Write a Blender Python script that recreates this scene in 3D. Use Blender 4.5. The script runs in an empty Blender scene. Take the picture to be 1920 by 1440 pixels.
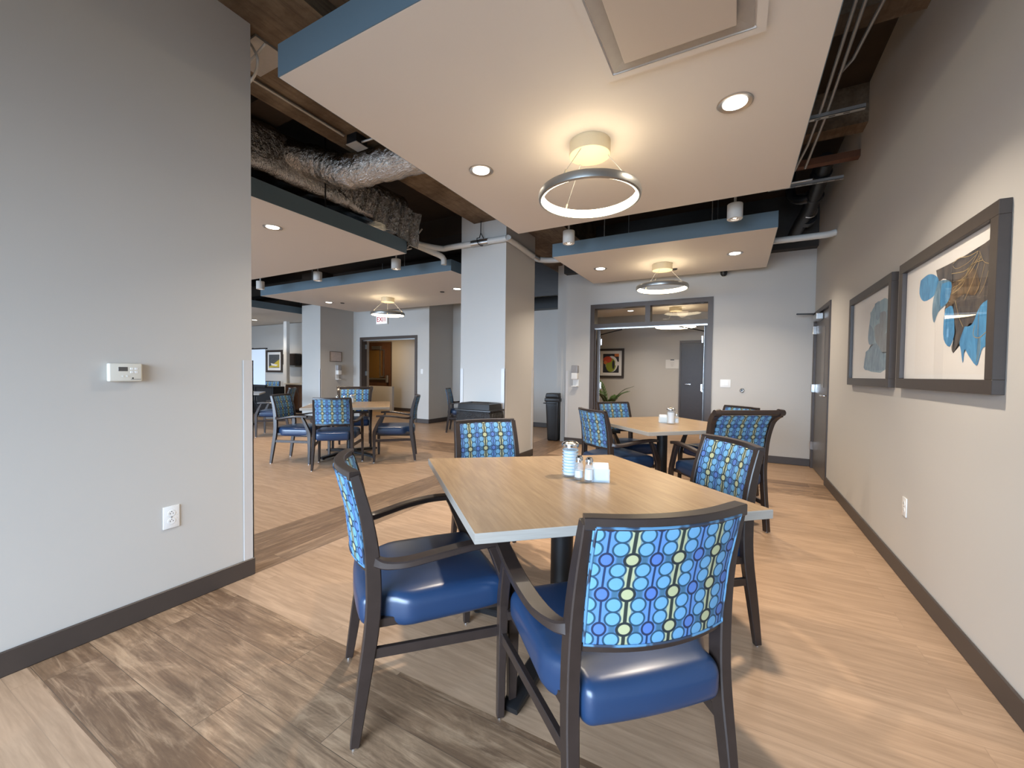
import bpy, bmesh, math, random
from mathutils import Vector, Matrix
random.seed(7)
S = bpy.context.scene
COL = S.collection
PI = math.pi

# ------------------------------------------------------------------ node helpers
MATS = {}
def srgb(r, g, b):
    f = lambda c: (c/255/12.92) if c/255 <= .04045 else ((c/255+.055)/1.055)**2.4
    return (f(r), f(g), f(b), 1)

class NT:
    def __init__(s, name):
        s.m = bpy.data.materials.new(name); s.m.use_nodes = True
        s.t = s.m.node_tree; s.n = s.t.nodes; s.l = s.t.links
        s.b = s.n['Principled BSDF']
    def new(s, typ, **kw):
        n = s.n.new(typ)
        for k, v in kw.items(): setattr(n, k, v)
        return n
    def put(s, sock, v):
        if isinstance(v, bpy.types.NodeSocket): s.l.new(v, sock)
        else: sock.default_value = v
    def math(s, op, a, b=0.0, c=0.0, clamp=False):
        n = s.new('ShaderNodeMath', operation=op, use_clamp=clamp)
        s.put(n.inputs[0], a); s.put(n.inputs[1], b); s.put(n.inputs[2], c)
        return n.outputs[0]
    def mix(s, f, a, b, blend='MIX'):
        n = s.new('ShaderNodeMix', data_type='RGBA', blend_type=blend)
        s.put(n.inputs[0], f); s.put(n.inputs[6], a); s.put(n.inputs[7], b)
        return n.outputs[2]
    def smooth(s, v, lo, hi):
        n = s.new('ShaderNodeMapRange', interpolation_type='SMOOTHSTEP')
        s.put(n.inputs[0], v); n.inputs[1].default_value = lo; n.inputs[2].default_value = hi
        n.inputs[3].default_value = 0; n.inputs[4].default_value = 1
        return n.outputs[0]
    def coords(s, kind='Object', scale=(1, 1, 1), rot=(0, 0, 0), src=None):
        m = s.new('ShaderNodeMapping')
        m.inputs['Scale'].default_value = scale; m.inputs['Rotation'].default_value = rot
        if src is None:
            tc = s.new('ShaderNodeTexCoord'); src = tc.outputs[kind]
        s.l.new(src, m.inputs[0]); return m.outputs[0]
    def noise(s, vec, scale, detail=3, rough=.55, out='Fac', dist=0):
        n = s.new('ShaderNodeTexNoise'); s.put(n.inputs['Vector'], vec)
        n.inputs['Scale'].default_value = scale; n.inputs['Detail'].default_value = detail
        n.inputs['Roughness'].default_value = rough; n.inputs['Distortion'].default_value = dist
        return n.outputs[out]
    def bump(s, h, strength=.2, dist=.002):
        n = s.new('ShaderNodeBump'); n.inputs['Strength'].default_value = strength
        n.inputs['Distance'].default_value = dist; s.put(n.inputs['Height'], h)
        s.l.new(n.outputs[0], s.b.inputs['Normal'])
    def setp(s, **kw):
        for k, v in kw.items():
            s.put(s.b.inputs[k.replace('_', ' ')], v)

def mat(name, col, rough=.5, metal=0, var=.08, nscale=30, bump=0.0, bdist=.001, spec=.5, coat=0):
    """a plain procedural surface: base colour with a little noise in it"""
    if name in MATS: return MATS[name]
    t = NT(name)
    v = t.coords()
    n = t.noise(v, nscale, 3)
    dark = tuple(c*(1-var) for c in col[:3])+(1,); light = tuple(min(1, c*(1+var)) for c in col[:3])+(1,)
    t.setp(Base_Color=t.mix(n, dark, light), Roughness=rough, Metallic=metal)
    t.b.inputs['Specular IOR Level'].default_value = spec
    t.b.inputs['Coat Weight'].default_value = coat
    if bump: t.bump(t.noise(v, nscale*4, 4), bump, bdist)
    MATS[name] = t.m; return t.m

def emis(name, col, strength):
    if name in MATS: return MATS[name]
    t = NT(name); t.setp(Base_Color=(.9, .9, .88, 1), Emission_Color=col, Emission_Strength=strength, Roughness=.4)
    MATS[name] = t.m; return t.m

def glass_mat(name, rough=.0, tint=(1, 1, 1, 1)):
    t = NT(name); t.setp(Base_Color=tint, Roughness=rough, IOR=1.45, Transmission_Weight=1.0)
    MATS[name] = t.m; return t.m

def thin_glass(name, ior=1.5, body=0):
    """window or picture glass: mostly see-through, mirrors more at grazing angles"""
    t = NT(name)
    tr = t.new('ShaderNodeBsdfTransparent'); gl = t.new('ShaderNodeBsdfGlossy'); gl.inputs['Roughness'].default_value = .01
    fr = t.new('ShaderNodeFresnel'); fr.inputs[0].default_value = ior
    if body:
        df = t.new('ShaderNodeBsdfTranslucent'); df.inputs[0].default_value = (.80, .92, 1, 1); d2 = t.new('ShaderNodeBsdfDiffuse'); d2.inputs[0].default_value = (.80, .92, 1, 1)
        ad = t.new('ShaderNodeMixShader'); t.l.new(df.outputs[0], ad.inputs[1]); t.l.new(d2.outputs[0], ad.inputs[2])
        bm_ = t.new('ShaderNodeMixShader'); bm_.inputs[0].default_value = body; t.l.new(tr.outputs[0], bm_.inputs[1]); t.l.new(ad.outputs[0], bm_.inputs[2]); tr = bm_
    mx = t.new('ShaderNodeMixShader'); ge = t.new('ShaderNodeNewGeometry'); t.l.new(t.math('MULTIPLY', fr.outputs[0], t.math('SUBTRACT', 1.0, ge.outputs['Backfacing'])), mx.inputs[0]); t.l.new(tr.outputs[0], mx.inputs[1]); t.l.new(gl.outputs[0], mx.inputs[2])
    t.l.new(mx.outputs[0], t.n['Material Output'].inputs['Surface'])
    MATS[name] = t.m; return t.m

# ------------------------------------------------------------------ materials
PAINT = mat('wall_paint', (.525, .505, .470, 1), .62, var=.015, nscale=2, bump=.12, bdist=.0006, spec=.3)
PANELP = mat('panel_paint', (.67, .625, .575, 1), .6, var=.01, nscale=2, spec=.3)
FASCIA = mat('fascia_paint', (.115, .165, .20, 1), .55, var=.03, nscale=3, spec=.3)
VINYLB = mat('cove_base', (.055, .043, .037, 1), .45, var=.06)
FRAMEP = mat('door_frame_paint', (.060, .042, .032, 1), .4, var=.04)
DOORP = mat('door_paint', (.115, .105, .10, 1), .42, var=.04)
DOORW = mat('dark_door_wood', (.035, .024, .021, 1), .4, var=.2, nscale=14)
ESP = mat('espresso_wood', (.028, .019, .016, 1), .33, var=.25, nscale=25, bump=.05)
NAVY = mat('navy_vinyl', (.014, .036, .088, 1), .30, var=.10, nscale=9, bump=.10, bdist=.0006)
WHITEP = mat('white_plastic', (.78, .78, .76, 1), .35, var=.01)
BEIGEP = mat('thermostat_plastic', (.70, .68, .60, 1), .4, var=.01)
GUARD = mat('corner_guard_plastic', (.55, .54, .53, 1), .3, var=.01)
BLACKP = mat('black_plastic', (.012, .013, .015, 1), .38, var=.1)
BAGP = mat('black_bin_liner', (.008, .008, .009, 1), .18, var=.1, nscale=18, bump=.9, bdist=.02)
STEEL = mat('brushed_steel', (.58, .58, .57, 1), .3, 1, var=.05)
CHROME = mat('chrome', (.75, .75, .75, 1), .12, 1, var=.02)
CONDUIT = mat('galvanized_conduit', (.42, .42, .41, 1), .42, .7, var=.1)
PVC = mat('white_pipe', (.60, .60, .57, 1), .45, var=.05)
BLACKM = mat('black_metal', (.012, .012, .013, 1), .42, .3, var=.1)
SOFFIT = mat('dark_deck', (.030, .018, .010, 1), .85, var=.5, nscale=3, bump=.3, bdist=.01)
RUST = mat('rusty_steel', (.11, .042, .018, 1), .7, .2, var=.5, nscale=9)
LAMPW = mat('lamp_white', (.62, .60, .56, 1), .45, var=.01)
RINGM = mat('pendant_metal', (.34, .34, .32, 1), .35, .85, var=.03)
CANOPY = mat('canopy_satin', (.56, .48, .33, 1), .4, .1, var=.02)
MATW = mat('picture_mat_board', (.80, .78, .75, 1), .7, var=.01)
PAPER = mat('white_paper', (.74, .73, .70, 1), .7, var=.01)
PICF = mat('picture_frame_wood', (.045, .035, .030, 1), .42, var=.15)
CERAM = mat('white_grains', (.66, .68, .70, 1), .6, var=.04, nscale=200)
COUNTERT = mat('counter_laminate', (.70, .62, .50, 1), .3, var=.03)
CABW = mat('cabinet_wood', (.10, .045, .022, 1), .4, var=.3, nscale=10)
SCREENW = mat('projection_fabric', (.82, .86, .90, 1), .8, var=.01)
LEAF = mat('leaf_green', (.045, .085, .02, 1), .4, var=.4, nscale=20)
POTM = mat('pot_glaze', (.05, .04, .035, 1), .3, var=.1)
SLOT = mat('slot_dark', (.02, .02, .02, 1), .5)
CRED = mat('exit_red', (.65, .03, .03, 1), .5)
GLASS = thin_glass('clear_glass', 1.5, .13)
PANE = thin_glass('window_glass')
ACRYL = thin_glass('clear_acrylic', 1.45, .35)
RIBG = mat('bluish_glass_rib', (.36, .52, .62, 1), .1)
PICG = thin_glass('picture_glass', 1.27)

def concrete():
    t = NT('old_concrete'); v = t.coords()
    n = t.noise(v, 2.2, 6, .65); m = t.noise(t.coords(scale=(14, 1.2, 14)), 3, 4, .6)
    c = t.mix(t.smooth(n, .3, .7), (.075, .045, .022, 1), (.21, .155, .10, 1))
    c = t.mix(t.math('MULTIPLY', t.smooth(m, .45, .7), .5), c, (.06, .04, .025, 1))
    t.setp(Base_Color=c, Roughness=.9); t.bump(n, .5, .02); return t.m
CONC = concrete()

def foil():
    t = NT('crinkled_foil'); v = t.coords(scale=(1, 1, 1))
    n = t.noise(v, 16, 5, .7, dist=1.2); m = t.noise(t.coords(scale=(6, 22, 6)), 3.5, 3, .6)
    t.setp(Base_Color=(.52, .49, .45, 1), Metallic=1.0, Roughness=.17)
    t.bump(t.math('ADD', n, m), .8, .02); return t.m
FOIL = foil()

def planks(name, rot, c1, c2, c3, var, row=.152, L=1.22, grain=.35, blotch=.0, joint=.75):
    t = NT(name)
    v = t.coords(rot=(0, 0, rot))
    br = t.new('ShaderNodeTexBrick', offset=.37, offset_frequency=2, squash=1.0)
    t.l.new(v, br.inputs['Vector'])
    br.inputs['Color1'].default_value = (0, 0, 0, 1); br.inputs['Color2'].default_value = (1, 1, 1, 1); br.inputs['Mortar'].default_value = (.5, .5, .5, 1)
    br.inputs['Scale'].default_value = 1; br.inputs['Mortar Size'].default_value = .0012; br.inputs['Mortar Smooth'].default_value = .3
    br.inputs['Brick Width'].default_value = L; br.inputs['Row Height'].default_value = row; br.inputs['Bias'].default_value = 0
    rnd = br.outputs['Color']
    sep = t.new('ShaderNodeSeparateXYZ'); t.l.new(v, sep.inputs[0])
    cmb = t.new('ShaderNodeCombineXYZ')
    t.put(cmb.inputs[0], t.math('MULTIPLY', sep.outputs[0], 1.0)); t.put(cmb.inputs[1], t.math('MULTIPLY', sep.outputs[1], 13.0))
    t.put(cmb.inputs[2], t.math('MULTIPLY', rnd, 7.0))
    g = t.noise(cmb.outputs[0], 2.6, 5, .62, dist=.6)
    g2 = t.noise(cmb.outputs[0], 9, 4, .6)
    cm2 = t.new('ShaderNodeCombineXYZ')
    t.put(cm2.inputs[0], sep.outputs[0]); t.put(cm2.inputs[1], t.math('MULTIPLY', sep.outputs[1], 2.6)); t.put(cm2.inputs[2], t.math('MULTIPLY', rnd, 9.0))
    bl = t.noise(cm2.outputs[0], 3.2, 6, .68, dist=.8)
    base = t.mix(rnd, c1, c2)
    k = t.math('ADD', t.math('MULTIPLY', t.smooth(g, .32, .68), grain), t.math('MULTIPLY', t.smooth(g2, .35, .65), grain*.35))
    c = t.mix(k, base, c3)
    if blotch:
        bl2 = t.noise(cmb.outputs[0], 1.9, 6, .74, dist=1.1)
        c = t.mix(t.math('MULTIPLY', t.smooth(bl, .35, .66), blotch*.55), c, tuple(x*.75 for x in c3[:3])+(1,))
        c = t.mix(t.math('MULTIPLY', t.smooth(bl2, .50, .72), blotch*.8), c, tuple(x*.8 for x in c3[:3])+(1,))
        c = t.mix(t.math('MULTIPLY', t.smooth(bl2, .50, .30), blotch*.55), c, (.56, .38, .235, 1))
        c = t.mix(t.math('MULTIPLY', t.smooth(bl, .50, .25), blotch*.6), c, (.50, .345, .215, 1))
    c = t.mix(t.math('MULTIPLY', br.outputs['Fac'], joint), c, (.05, .035, .025, 1))
    t.setp(Base_Color=c, Roughness=t.math('ADD', t.math('MULTIPLY', g, .12), .36))
    t.b.inputs['Specular IOR Level'].default_value = .4
    t.bump(t.math('SUBTRACT', g2, br.outputs['Fac']), .08, .001)
    return t.m
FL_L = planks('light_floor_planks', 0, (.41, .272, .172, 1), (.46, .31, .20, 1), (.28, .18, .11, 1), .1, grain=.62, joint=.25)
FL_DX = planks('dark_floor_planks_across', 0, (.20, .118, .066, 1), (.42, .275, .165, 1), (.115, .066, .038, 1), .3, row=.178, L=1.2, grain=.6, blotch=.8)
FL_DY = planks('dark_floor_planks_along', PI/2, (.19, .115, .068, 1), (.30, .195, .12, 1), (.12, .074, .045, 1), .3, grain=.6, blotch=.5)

def oak():
    t = NT('light_oak_laminate')
    v = t.coords('UV', scale=(1.6, 22, 1)); v2 = t.coords('UV', scale=(.7, 5, 1))
    g = t.noise(v, 3, 5, .6, dist=.5); h = t.noise(v2, 2.2, 4, .6, dist=1.0)
    c = t.mix(t.smooth(g, .3, .72), (.355, .25, .148, 1), (.27, .18, .102, 1))
    c = t.mix(t.math('MULTIPLY', t.smooth(h, .42, .66), .45), c, (.225, .15, .085, 1))
    t.setp(Base_Color=c, Roughness=.3); t.b.inputs['Specular IOR Level'].default_value = .5
    t.bump(g, .04, .0006); return t.m
OAK = oak()
def oak_edge():
    t = NT('grey_oak_edge_band'); g = t.noise(t.coords(scale=(3, 3, 60)), 3, 4)
    t.setp(Base_Color=t.mix(g, (.30, .275, .24, 1), (.40, .375, .335, 1)), Roughness=.4); return t.m
OAKE = oak_edge()

def fabric():
    t = NT('blue_circle_fabric')
    tc = t.new('ShaderNodeTexCoord'); sp = t.new('ShaderNodeSeparateXYZ'); t.l.new(tc.outputs['UV'], sp.inputs[0])
    U, V = sp.outputs[0], sp.outputs[1]
    p, s = .059, .092
    A = lambda *a: t.math(*a)
    fu = A('ABSOLUTE', A('SUBTRACT', A('FRACT', A('DIVIDE', U, 2*p)), .5))      # 0 at yellow chains, .5 at blue chains
    dy = A('MULTIPLY', fu, 2*p); db = A('MULTIPLY', A('SUBTRACT', .5, fu), 2*p)
    dc = A('MULTIPLY', A('ABSOLUTE', A('SUBTRACT', fu, .25)), 2*p)
    dv = A('MULTIPLY', A('ABSOLUTE', A('SUBTRACT', A('FRACT', A('ADD', A('DIVIDE', V, s), .5)), .5)), s)
    def rad(a, b, k=1.0): return A('SQRT', A('ADD', A('MULTIPLY', A('DIVIDE', a, k), A('DIVIDE', a, k)), A('MULTIPLY', b, b)))
    dvc = A('SUBTRACT', dv, .0278)
    rc = rad(dc, dvc, 1.0); ry = rad(dy, dv, 1.08); rb = rad(db, dv, .90)
    lt = lambda a, r: t.smooth(a, r+.0009, r-.0009)
    teal = srgb(66, 104, 130); blue = srgb(92, 134, 190); yel = srgb(172, 176, 142)
    c = t.mix(t.smooth(dc, .004, .013), teal, blue)
    c = t.mix(lt(dy, .0175), c, srgb(120, 146, 150))
    c = t.mix(lt(dy, .0125), c, yel)
    c = t.mix(lt(rc, .0207), c, srgb(42, 74, 94))
    c = t.mix(lt(rc, .0158), c, srgb(106, 158, 196))
    c = t.mix(lt(dy, .0046), c, srgb(44, 52, 50)); c = t.mix(lt(db, .0028), c, srgb(36, 56, 88))
    c = t.mix(lt(ry, .0198), c, srgb(38, 46, 50)); c = t.mix(lt(rb, .0198), c, srgb(38, 50, 78))
    c = t.mix(lt(ry, .0132), c, srgb(176, 178, 138)); c = t.mix(lt(rb, .0138), c, srgb(84, 118, 182))
    w = t.noise(t.coords('UV', scale=(500, 40, 1)), 3, 2)
    c = t.mix(t.math('ADD', t.math('MULTIPLY', w, .35), .12), c, t.mix(1.0, c, (.55, .58, .58, 1), 'MULTIPLY'))
    t.setp(Base_Color=c, Roughness=.62); t.b.inputs['Specular IOR Level'].default_value = .3
    t.bump(w, .1, .0005); return t.m
FAB = fabric()
def piping():
    t = NT('fabric_piping'); n = t.noise(t.coords(), 22, 1)
    t.setp(Base_Color=t.mix(t.smooth(n, .45, .55), srgb(84, 128, 160), srgb(44, 54, 70)), Roughness=.6); return t.m
PIPI = piping()

# ------------------------------------------------------------------ mesh helpers
def V3(*a): return Vector(a)
def link(name, bm, mats, parent=None, smooth=False, loc=None, rot=None):
    me = bpy.data.meshes.new(name)
    bmesh.ops.recalc_face_normals(bm, faces=bm.faces[:])
    bm.to_mesh(me); bm.free()
    for m in (mats if isinstance(mats, (list, tuple)) else [mats]): me.materials.append(m)
    if smooth:
        for p in me.polygons: p.use_smooth = True
        try: me.set_sharp_from_angle(angle=math.radians(38))
        except Exception: pass
    o = bpy.data.objects.new(name, me); COL.objects.link(o)
    if parent is not None: o.parent = parent
    if loc: o.location = loc
    if rot: o.rotation_euler = rot
    return o
def empty(name, loc=(0, 0, 0), rz=0):
    o = bpy.data.objects.new(name, None); o.empty_display_size = .1; COL.objects.link(o)
    o.location = loc; o.rotation_euler = (0, 0, rz); return o
def tag(o, label, cat, group=None, kind=None):
    o['label'] = label; o['category'] = cat
    if group: o['group'] = group
    if kind: o['kind'] = kind
    return o
def struct(o, label=None):
    o['kind'] = 'structure'
    if label: o['label'] = label
    return o
def thing(name, label, cat, loc=(0, 0, 0), rz=0, group=None): return tag(empty(name, loc, rz), label, cat, group)

def box(bm, x0, x1, y0, y1, z0, z1, mi=0):
    v = [bm.verts.new((x, y, z)) for x in (x0, x1) for y in (y0, y1) for z in (z0, z1)]
    for q in ((0, 1, 3, 2), (4, 6, 7, 5), (0, 4, 5, 1), (2, 3, 7, 6), (0, 2, 6, 4), (1, 5, 7, 3)):
        f = bm.faces.new([v[i] for i in q]); f.material_index = mi
    return bm
def bx(*a, **k): return box(bmesh.new(), *a, **k)
def bevel(bm, r, seg=2):
    bmesh.ops.bevel(bm, geom=bm.edges[:]+bm.verts[:], offset=r, segments=seg, profile=.6, affect='EDGES', clamp_overlap=True); return bm
def bbox(x0, x1, y0, y1, z0, z1, r=.003, seg=2): return bevel(bx(x0, x1, y0, y1, z0, z1), r, seg)
def cyl(bm, p0, p1, r0, r1=None, n=20, caps=True):
    p0 = Vector(p0); p1 = Vector(p1); r1 = r0 if r1 is None else r1
    d = (p1-p0).normalized(); a = d.orthogonal().normalized(); b = d.cross(a)
    A = [bm.verts.new(p0+(a*math.cos(2*PI*i/n)+b*math.sin(2*PI*i/n))*r0) for i in range(n)]
    B = [bm.verts.new(p1+(a*math.cos(2*PI*i/n)+b*math.sin(2*PI*i/n))*r1) for i in range(n)]
    for i in range(n): bm.faces.new([A[i], A[(i+1) % n], B[(i+1) % n], B[i]])
    if caps: bm.faces.new(A[::-1]); bm.faces.new(B)
    return bm
def cy(p0, p1, r0, r1=None, n=20): return cyl(bmesh.new(), p0, p1, r0, r1, n)
def lathe(bm, prof, c=(0, 0, 0), n=28, close=False):
    rings = []
    for r, z in prof:
        rings.append([bm.verts.new((c[0]+r*math.cos(2*PI*i/n), c[1]+r*math.sin(2*PI*i/n), c[2]+z)) for i in range(n)] if r > 1e-6 else [bm.verts.new((c[0], c[1], c[2]+z))])
    m = len(rings)
    for k in range(m if close else m-1):
        a, b = rings[k], rings[(k+1) % m]
        for i in range(n):
            j = (i+1) % n
            if len(a) == 1 and len(b) == 1: continue
            if len(a) == 1: bm.faces.new([a[0], b[j], b[i]])
            elif len(b) == 1: bm.faces.new([a[i], a[j], b[0]])
            else: bm.faces.new([a[i], a[j], b[j], b[i]])
    return bm
def smoothpath(pts, sub=4):
    P = [Vector(p) for p in pts]; out = []
    for i in range(len(P)-1):
        p0 = P[max(i-1, 0)]; p1 = P[i]; p2 = P[i+1]; p3 = P[min(i+2, len(P)-1)]
        for k in range(sub):
            t = k/sub; t2 = t*t; t3 = t2*t
            out.append(.5*((2*p1)+(-p0+p2)*t+(2*p0-5*p1+4*p2-p3)*t2+(-p0+3*p1-3*p2+p3)*t3))
    out.append(P[-1]); return out
def tube(bm, pts, r, n=10, sub=4, rs=None):
    P = smoothpath(pts, sub) if sub > 1 else [Vector(p) for p in pts]
    prev = None; rings = []
    for i, p in enumerate(P):
        t = ((P[min(i+1, len(P)-1)])-(P[max(i-1, 0)])).normalized()
        a = t.orthogonal().normalized() if prev is None else (prev-t*prev.dot(t)).normalized()
        prev = a; b = t.cross(a)
        rr = r if rs is None else rs(i/(len(P)-1))
        rings.append([bm.verts.new(p+(a*math.cos(2*PI*k/n)+b*math.sin(2*PI*k/n))*rr) for k in range(n)])
    for A, B in zip(rings, rings[1:]):
        for k in range(n): bm.faces.new([A[k], A[(k+1) % n], B[(k+1) % n], B[k]])
    bm.faces.new(rings[0][::-1]); bm.faces.new(rings[-1]); return bm
def tb(pts, r, n=10, sub=4, rs=None): return tube(bmesh.new(), pts, r, n, sub, rs)
def bar(bm, pts, w, d, side=(1, 0, 0), sub=4, ws=None, ds=None, ch=.2):
    """sweep a chamfered rectangle (w along side, d across) along a path"""
    P = smoothpath(pts, sub) if sub > 1 else [Vector(p) for p in pts]
    side = Vector(side); rings = []
    for i, p in enumerate(P):
        t = (P[min(i+1, len(P)-1)]-P[max(i-1, 0)]).normalized()
        s = (side-t*side.dot(t)).normalized(); o = t.cross(s)
        f = i/(len(P)-1); ww = (w if ws is None else ws(f))/2; dd = (d if ds is None else ds(f))/2
        c = min(ww, dd)*ch
        prof = [(-ww+c, -dd), (ww-c, -dd), (ww, -dd+c), (ww, dd-c), (ww-c, dd), (-ww+c, dd), (-ww, dd-c), (-ww, -dd+c)]
        rings.append([bm.verts.new(p+s*a+o*b) for a, b in prof])
    for A, B in zip(rings, rings[1:]):
        for k in range(8): bm.faces.new([A[k], A[(k+1) % 8], B[(k+1) % 8], B[k]])
    bm.faces.new(rings[0][::-1]); bm.faces.new(rings[-1]); return bm
def rbox(hx, hy, hz, r, nx=10, ny=3, nz=8, rn=4, fn=None, c=(0, 0, 0), uv=False):
    """rounded box from a lattice of its surface; fn bends each point afterwards; uv = (x,z)"""
    bm = bmesh.new()
    def axis(h, n):
        k = [-h+r*(1-math.cos(PI/2*i/rn))*1.0 for i in range(rn)]
        mid = [-(h-r)+2*(h-r)*i/n for i in range(n+1)]
        return k+mid+[-x for x in reversed(k)]
    X, Y, Z = axis(hx, nx), axis(hy, ny), axis(hz, nz)
    vs = {}
    def get(p):
        key = tuple(round(a, 6) for a in p)
        if key not in vs:
            q = Vector((max(-hx+r, min(hx-r, p[0])), max(-hy+r, min(hy-r, p[1])), max(-hz+r, min(hz-r, p[2]))))
            d = Vector(p)-q
            P = q+d.normalized()*r if d.length > 1e-7 else Vector(p)
            vs[key] = (bm.verts.new(P), P.copy())
        return vs[key][0]
    def grid(A, B, f):
        for i in range(len(A)-1):
            for j in range(len(B)-1):
                q = [get(f(A[i], B[j])), get(f(A[i+1], B[j])), get(f(A[i+1], B[j+1])), get(f(A[i], B[j+1]))]
                if len(set(q)) >= 3:
                    try: bm.faces.new(list(dict.fromkeys(q)))
                    except ValueError: pass
    for s in (-1, 1):
        grid(X, Z, lambda a, b: (a, s*hy, b)); grid(X, Y, lambda a, b: (a, b, s*hz)); grid(Y, Z, lambda a, b: (s*hx, a, b))
    if uv:
        L = bm.loops.layers.uv.new('UVMap'); org = {v: p for v, p in vs.values()}
        for f_ in bm.faces:
            for l in f_.loops: l[L].uv = (org[l.vert].x+c[0]+uv[0], org[l.vert].z+c[2]+uv[1])
    for v in bm.verts:
        p = v.co+Vector(c); v.co = Vector(fn(p)) if fn else p
    return bm
def poly(bm, pts, mi=0, f=None):
    fc = bm.faces.new([bm.verts.new(p) for p in pts]); fc.material_index = mi; return fc
def kids(o): return [c for c in bpy.data.objects if c.parent is o]
def dup(o, loc=None, rz=None, parent=None):
    c = o.copy(); COL.objects.link(c)
    if parent is not None: c.parent = parent
    for ch in KID.get(o.name, []):
        d = ch.copy(); COL.objects.link(d); d.parent = c
        for g in KID.get(ch.name, []):
            e = g.copy(); COL.objects.link(e); e.parent = d
    if loc is not None: c.location = loc
    if rz is not None: c.rotation_euler = (0, 0, rz)
    return c
KID = {}
def learn(root):
    KID[root.name] = kids(root)
    for k in KID[root.name]: KID[k.name] = kids(k)
    return root

# ------------------------------------------------------------------ camera
H = 1.25
def camera():
    yaw, pitch, roll, F = math.radians(28.495), math.radians(1.482), math.radians(.69), 774.115
    cy_, sy = math.cos(yaw), math.sin(yaw)
    fwd = V3(-sy, cy_, 0); right = V3(cy_, sy, 0); up = V3(0, 0, 1)
    f2 = fwd*math.cos(pitch)-up*math.sin(pitch); u2 = up*math.cos(pitch)+fwd*math.sin(pitch)
    r3 = right*math.cos(roll)+u2*math.sin(roll); u3 = u2*math.cos(roll)-right*math.sin(roll)
    cam = bpy.data.cameras.new('camera'); o = bpy.data.objects.new('camera', cam); COL.objects.link(o)
    m = Matrix((r3, u3, -f2)).transposed().to_4x4(); m.translation = (0, 0, H)
    o.matrix_world = m; cam.sensor_fit = 'HORIZONTAL'; cam.sensor_width = 36; cam.lens = F/1920*36
    cam.clip_start = .05; cam.clip_end = 100; S.camera = o
camera()

# ------------------------------------------------------------------ setting
XR, XL, YF = .934, -2.578, 7.03
TOP = 3.75
def floor():
    xs = [-16, -3.2, -2.57, 3.0]; ys = [-3.2, .525, 1.27, 5.2, 5.9, 12.5]
    bm = bmesh.new(); V = {}
    def g(i, j):
        if (i, j) not in V: V[i, j] = bm.verts.new((xs[i], ys[j], 0))
        return V[i, j]
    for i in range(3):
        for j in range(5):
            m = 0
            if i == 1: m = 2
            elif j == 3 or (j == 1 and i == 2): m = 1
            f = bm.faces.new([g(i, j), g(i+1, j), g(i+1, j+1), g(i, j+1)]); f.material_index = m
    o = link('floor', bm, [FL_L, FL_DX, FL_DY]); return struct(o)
floor()
struct(link('ceiling', bx(-16, 3, -3.2, 12.5, TOP, TOP+.15), SOFFIT))

def wall(name, *b): return struct(link(name, bx(*b), PAINT))
wall('wall_right', XR, XR+.15, -2.9, 5.88, 0, TOP)
wall('wall_right_above_door', XR, XR+.15, 5.88, 7.0, 2.135, TOP)
wall('wall_left', XL-.14, XL, -2.9, 1.445, 0, TOP)
# far wall with the double doorway (opening x -2.26..-.33, to z 2.455)
DX0, DX1, DZ = -2.262, -.333, 2.458
bm = bmesh.new(); box(bm, -2.715, DX0, YF, YF+.14, 0, TOP); box(bm, DX1, XR+.15, YF, YF+.14, 0, TOP); box(bm, DX0, DX1, YF, YF+.14, DZ, TOP)
struct(link('wall_far', bm, PAINT))
struct(link('ceiling_shade_box', bx(-2.715, XR, 6.88, YF, 3.02, TOP), mat('upper_wall_shade', (.045, .044, .042, 1), .8, var=.15)))  # added dark box: its colour stands in for shade on the upper far wall
wall('wall_far_stub', -3.02, -2.86, 7.36, 8.98, 0, TOP)
wall('wall_far_link', -2.86, -2.72, 7.17, 7.6, 0, TOP)
wall('wall_back', -6.58, -2.86, 8.8, 8.92, 0, 3.05)
wall('wall_vestibule_front', -4.6, -2.86, 8.92, 8.98, 0, 3.05)
# the dark soffit over the passage beside the far wall
struct(link('trim_1', bx(-4.6, -2.72, 8.55, 8.8, 2.72, 2.98), BLACKM), 'dark soffit strip above the passage wall')
# exit-door wall and its return
EX0, EX1, EZ = -8.93, -6.93, 2.165
bm = bmesh.new(); box(bm, -9.2, EX0, 7.85, 7.99, 0, TOP); box(bm, EX1, -6.56, 7.85, 7.99, 0, TOP); box(bm, EX0, EX1, 7.85, 7.99, EZ, TOP)
struct(link('wall_exit', bm, PAINT))
wall('wall_exit_return', -6.7, -6.56, 7.99, 8.92, 0, TOP)
wall('wall_pier', -9.92, -9.2, 6.83, 8.4, 0, 2.93)
struct(link('ceiling_shade_box', bx(-9.92, -9.2, 6.83, 8.4, 2.93, TOP), SOFFIT))  # upper pier wall, coloured dark for the unlit zone above the panels
wall('wall_far_left', -15.5, -9.92, 8.28, 8.4, 0, 2.93)
struct(link('ceiling_shade_box', bx(-15.5, -9.92, 8.28, 8.4, 2.93, TOP), SOFFIT))  # upper far left wall, shade above the panels put into its colour
wall('wall_side_left', -15.64, -15.5, -2.9, 8.4, 0, TOP)
# column
struct(link('wall_column', bx(-3.43, -2.71, 4.786, 5.67, 0, TOP), PAINT), 'square painted column between the two dining areas')
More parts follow.
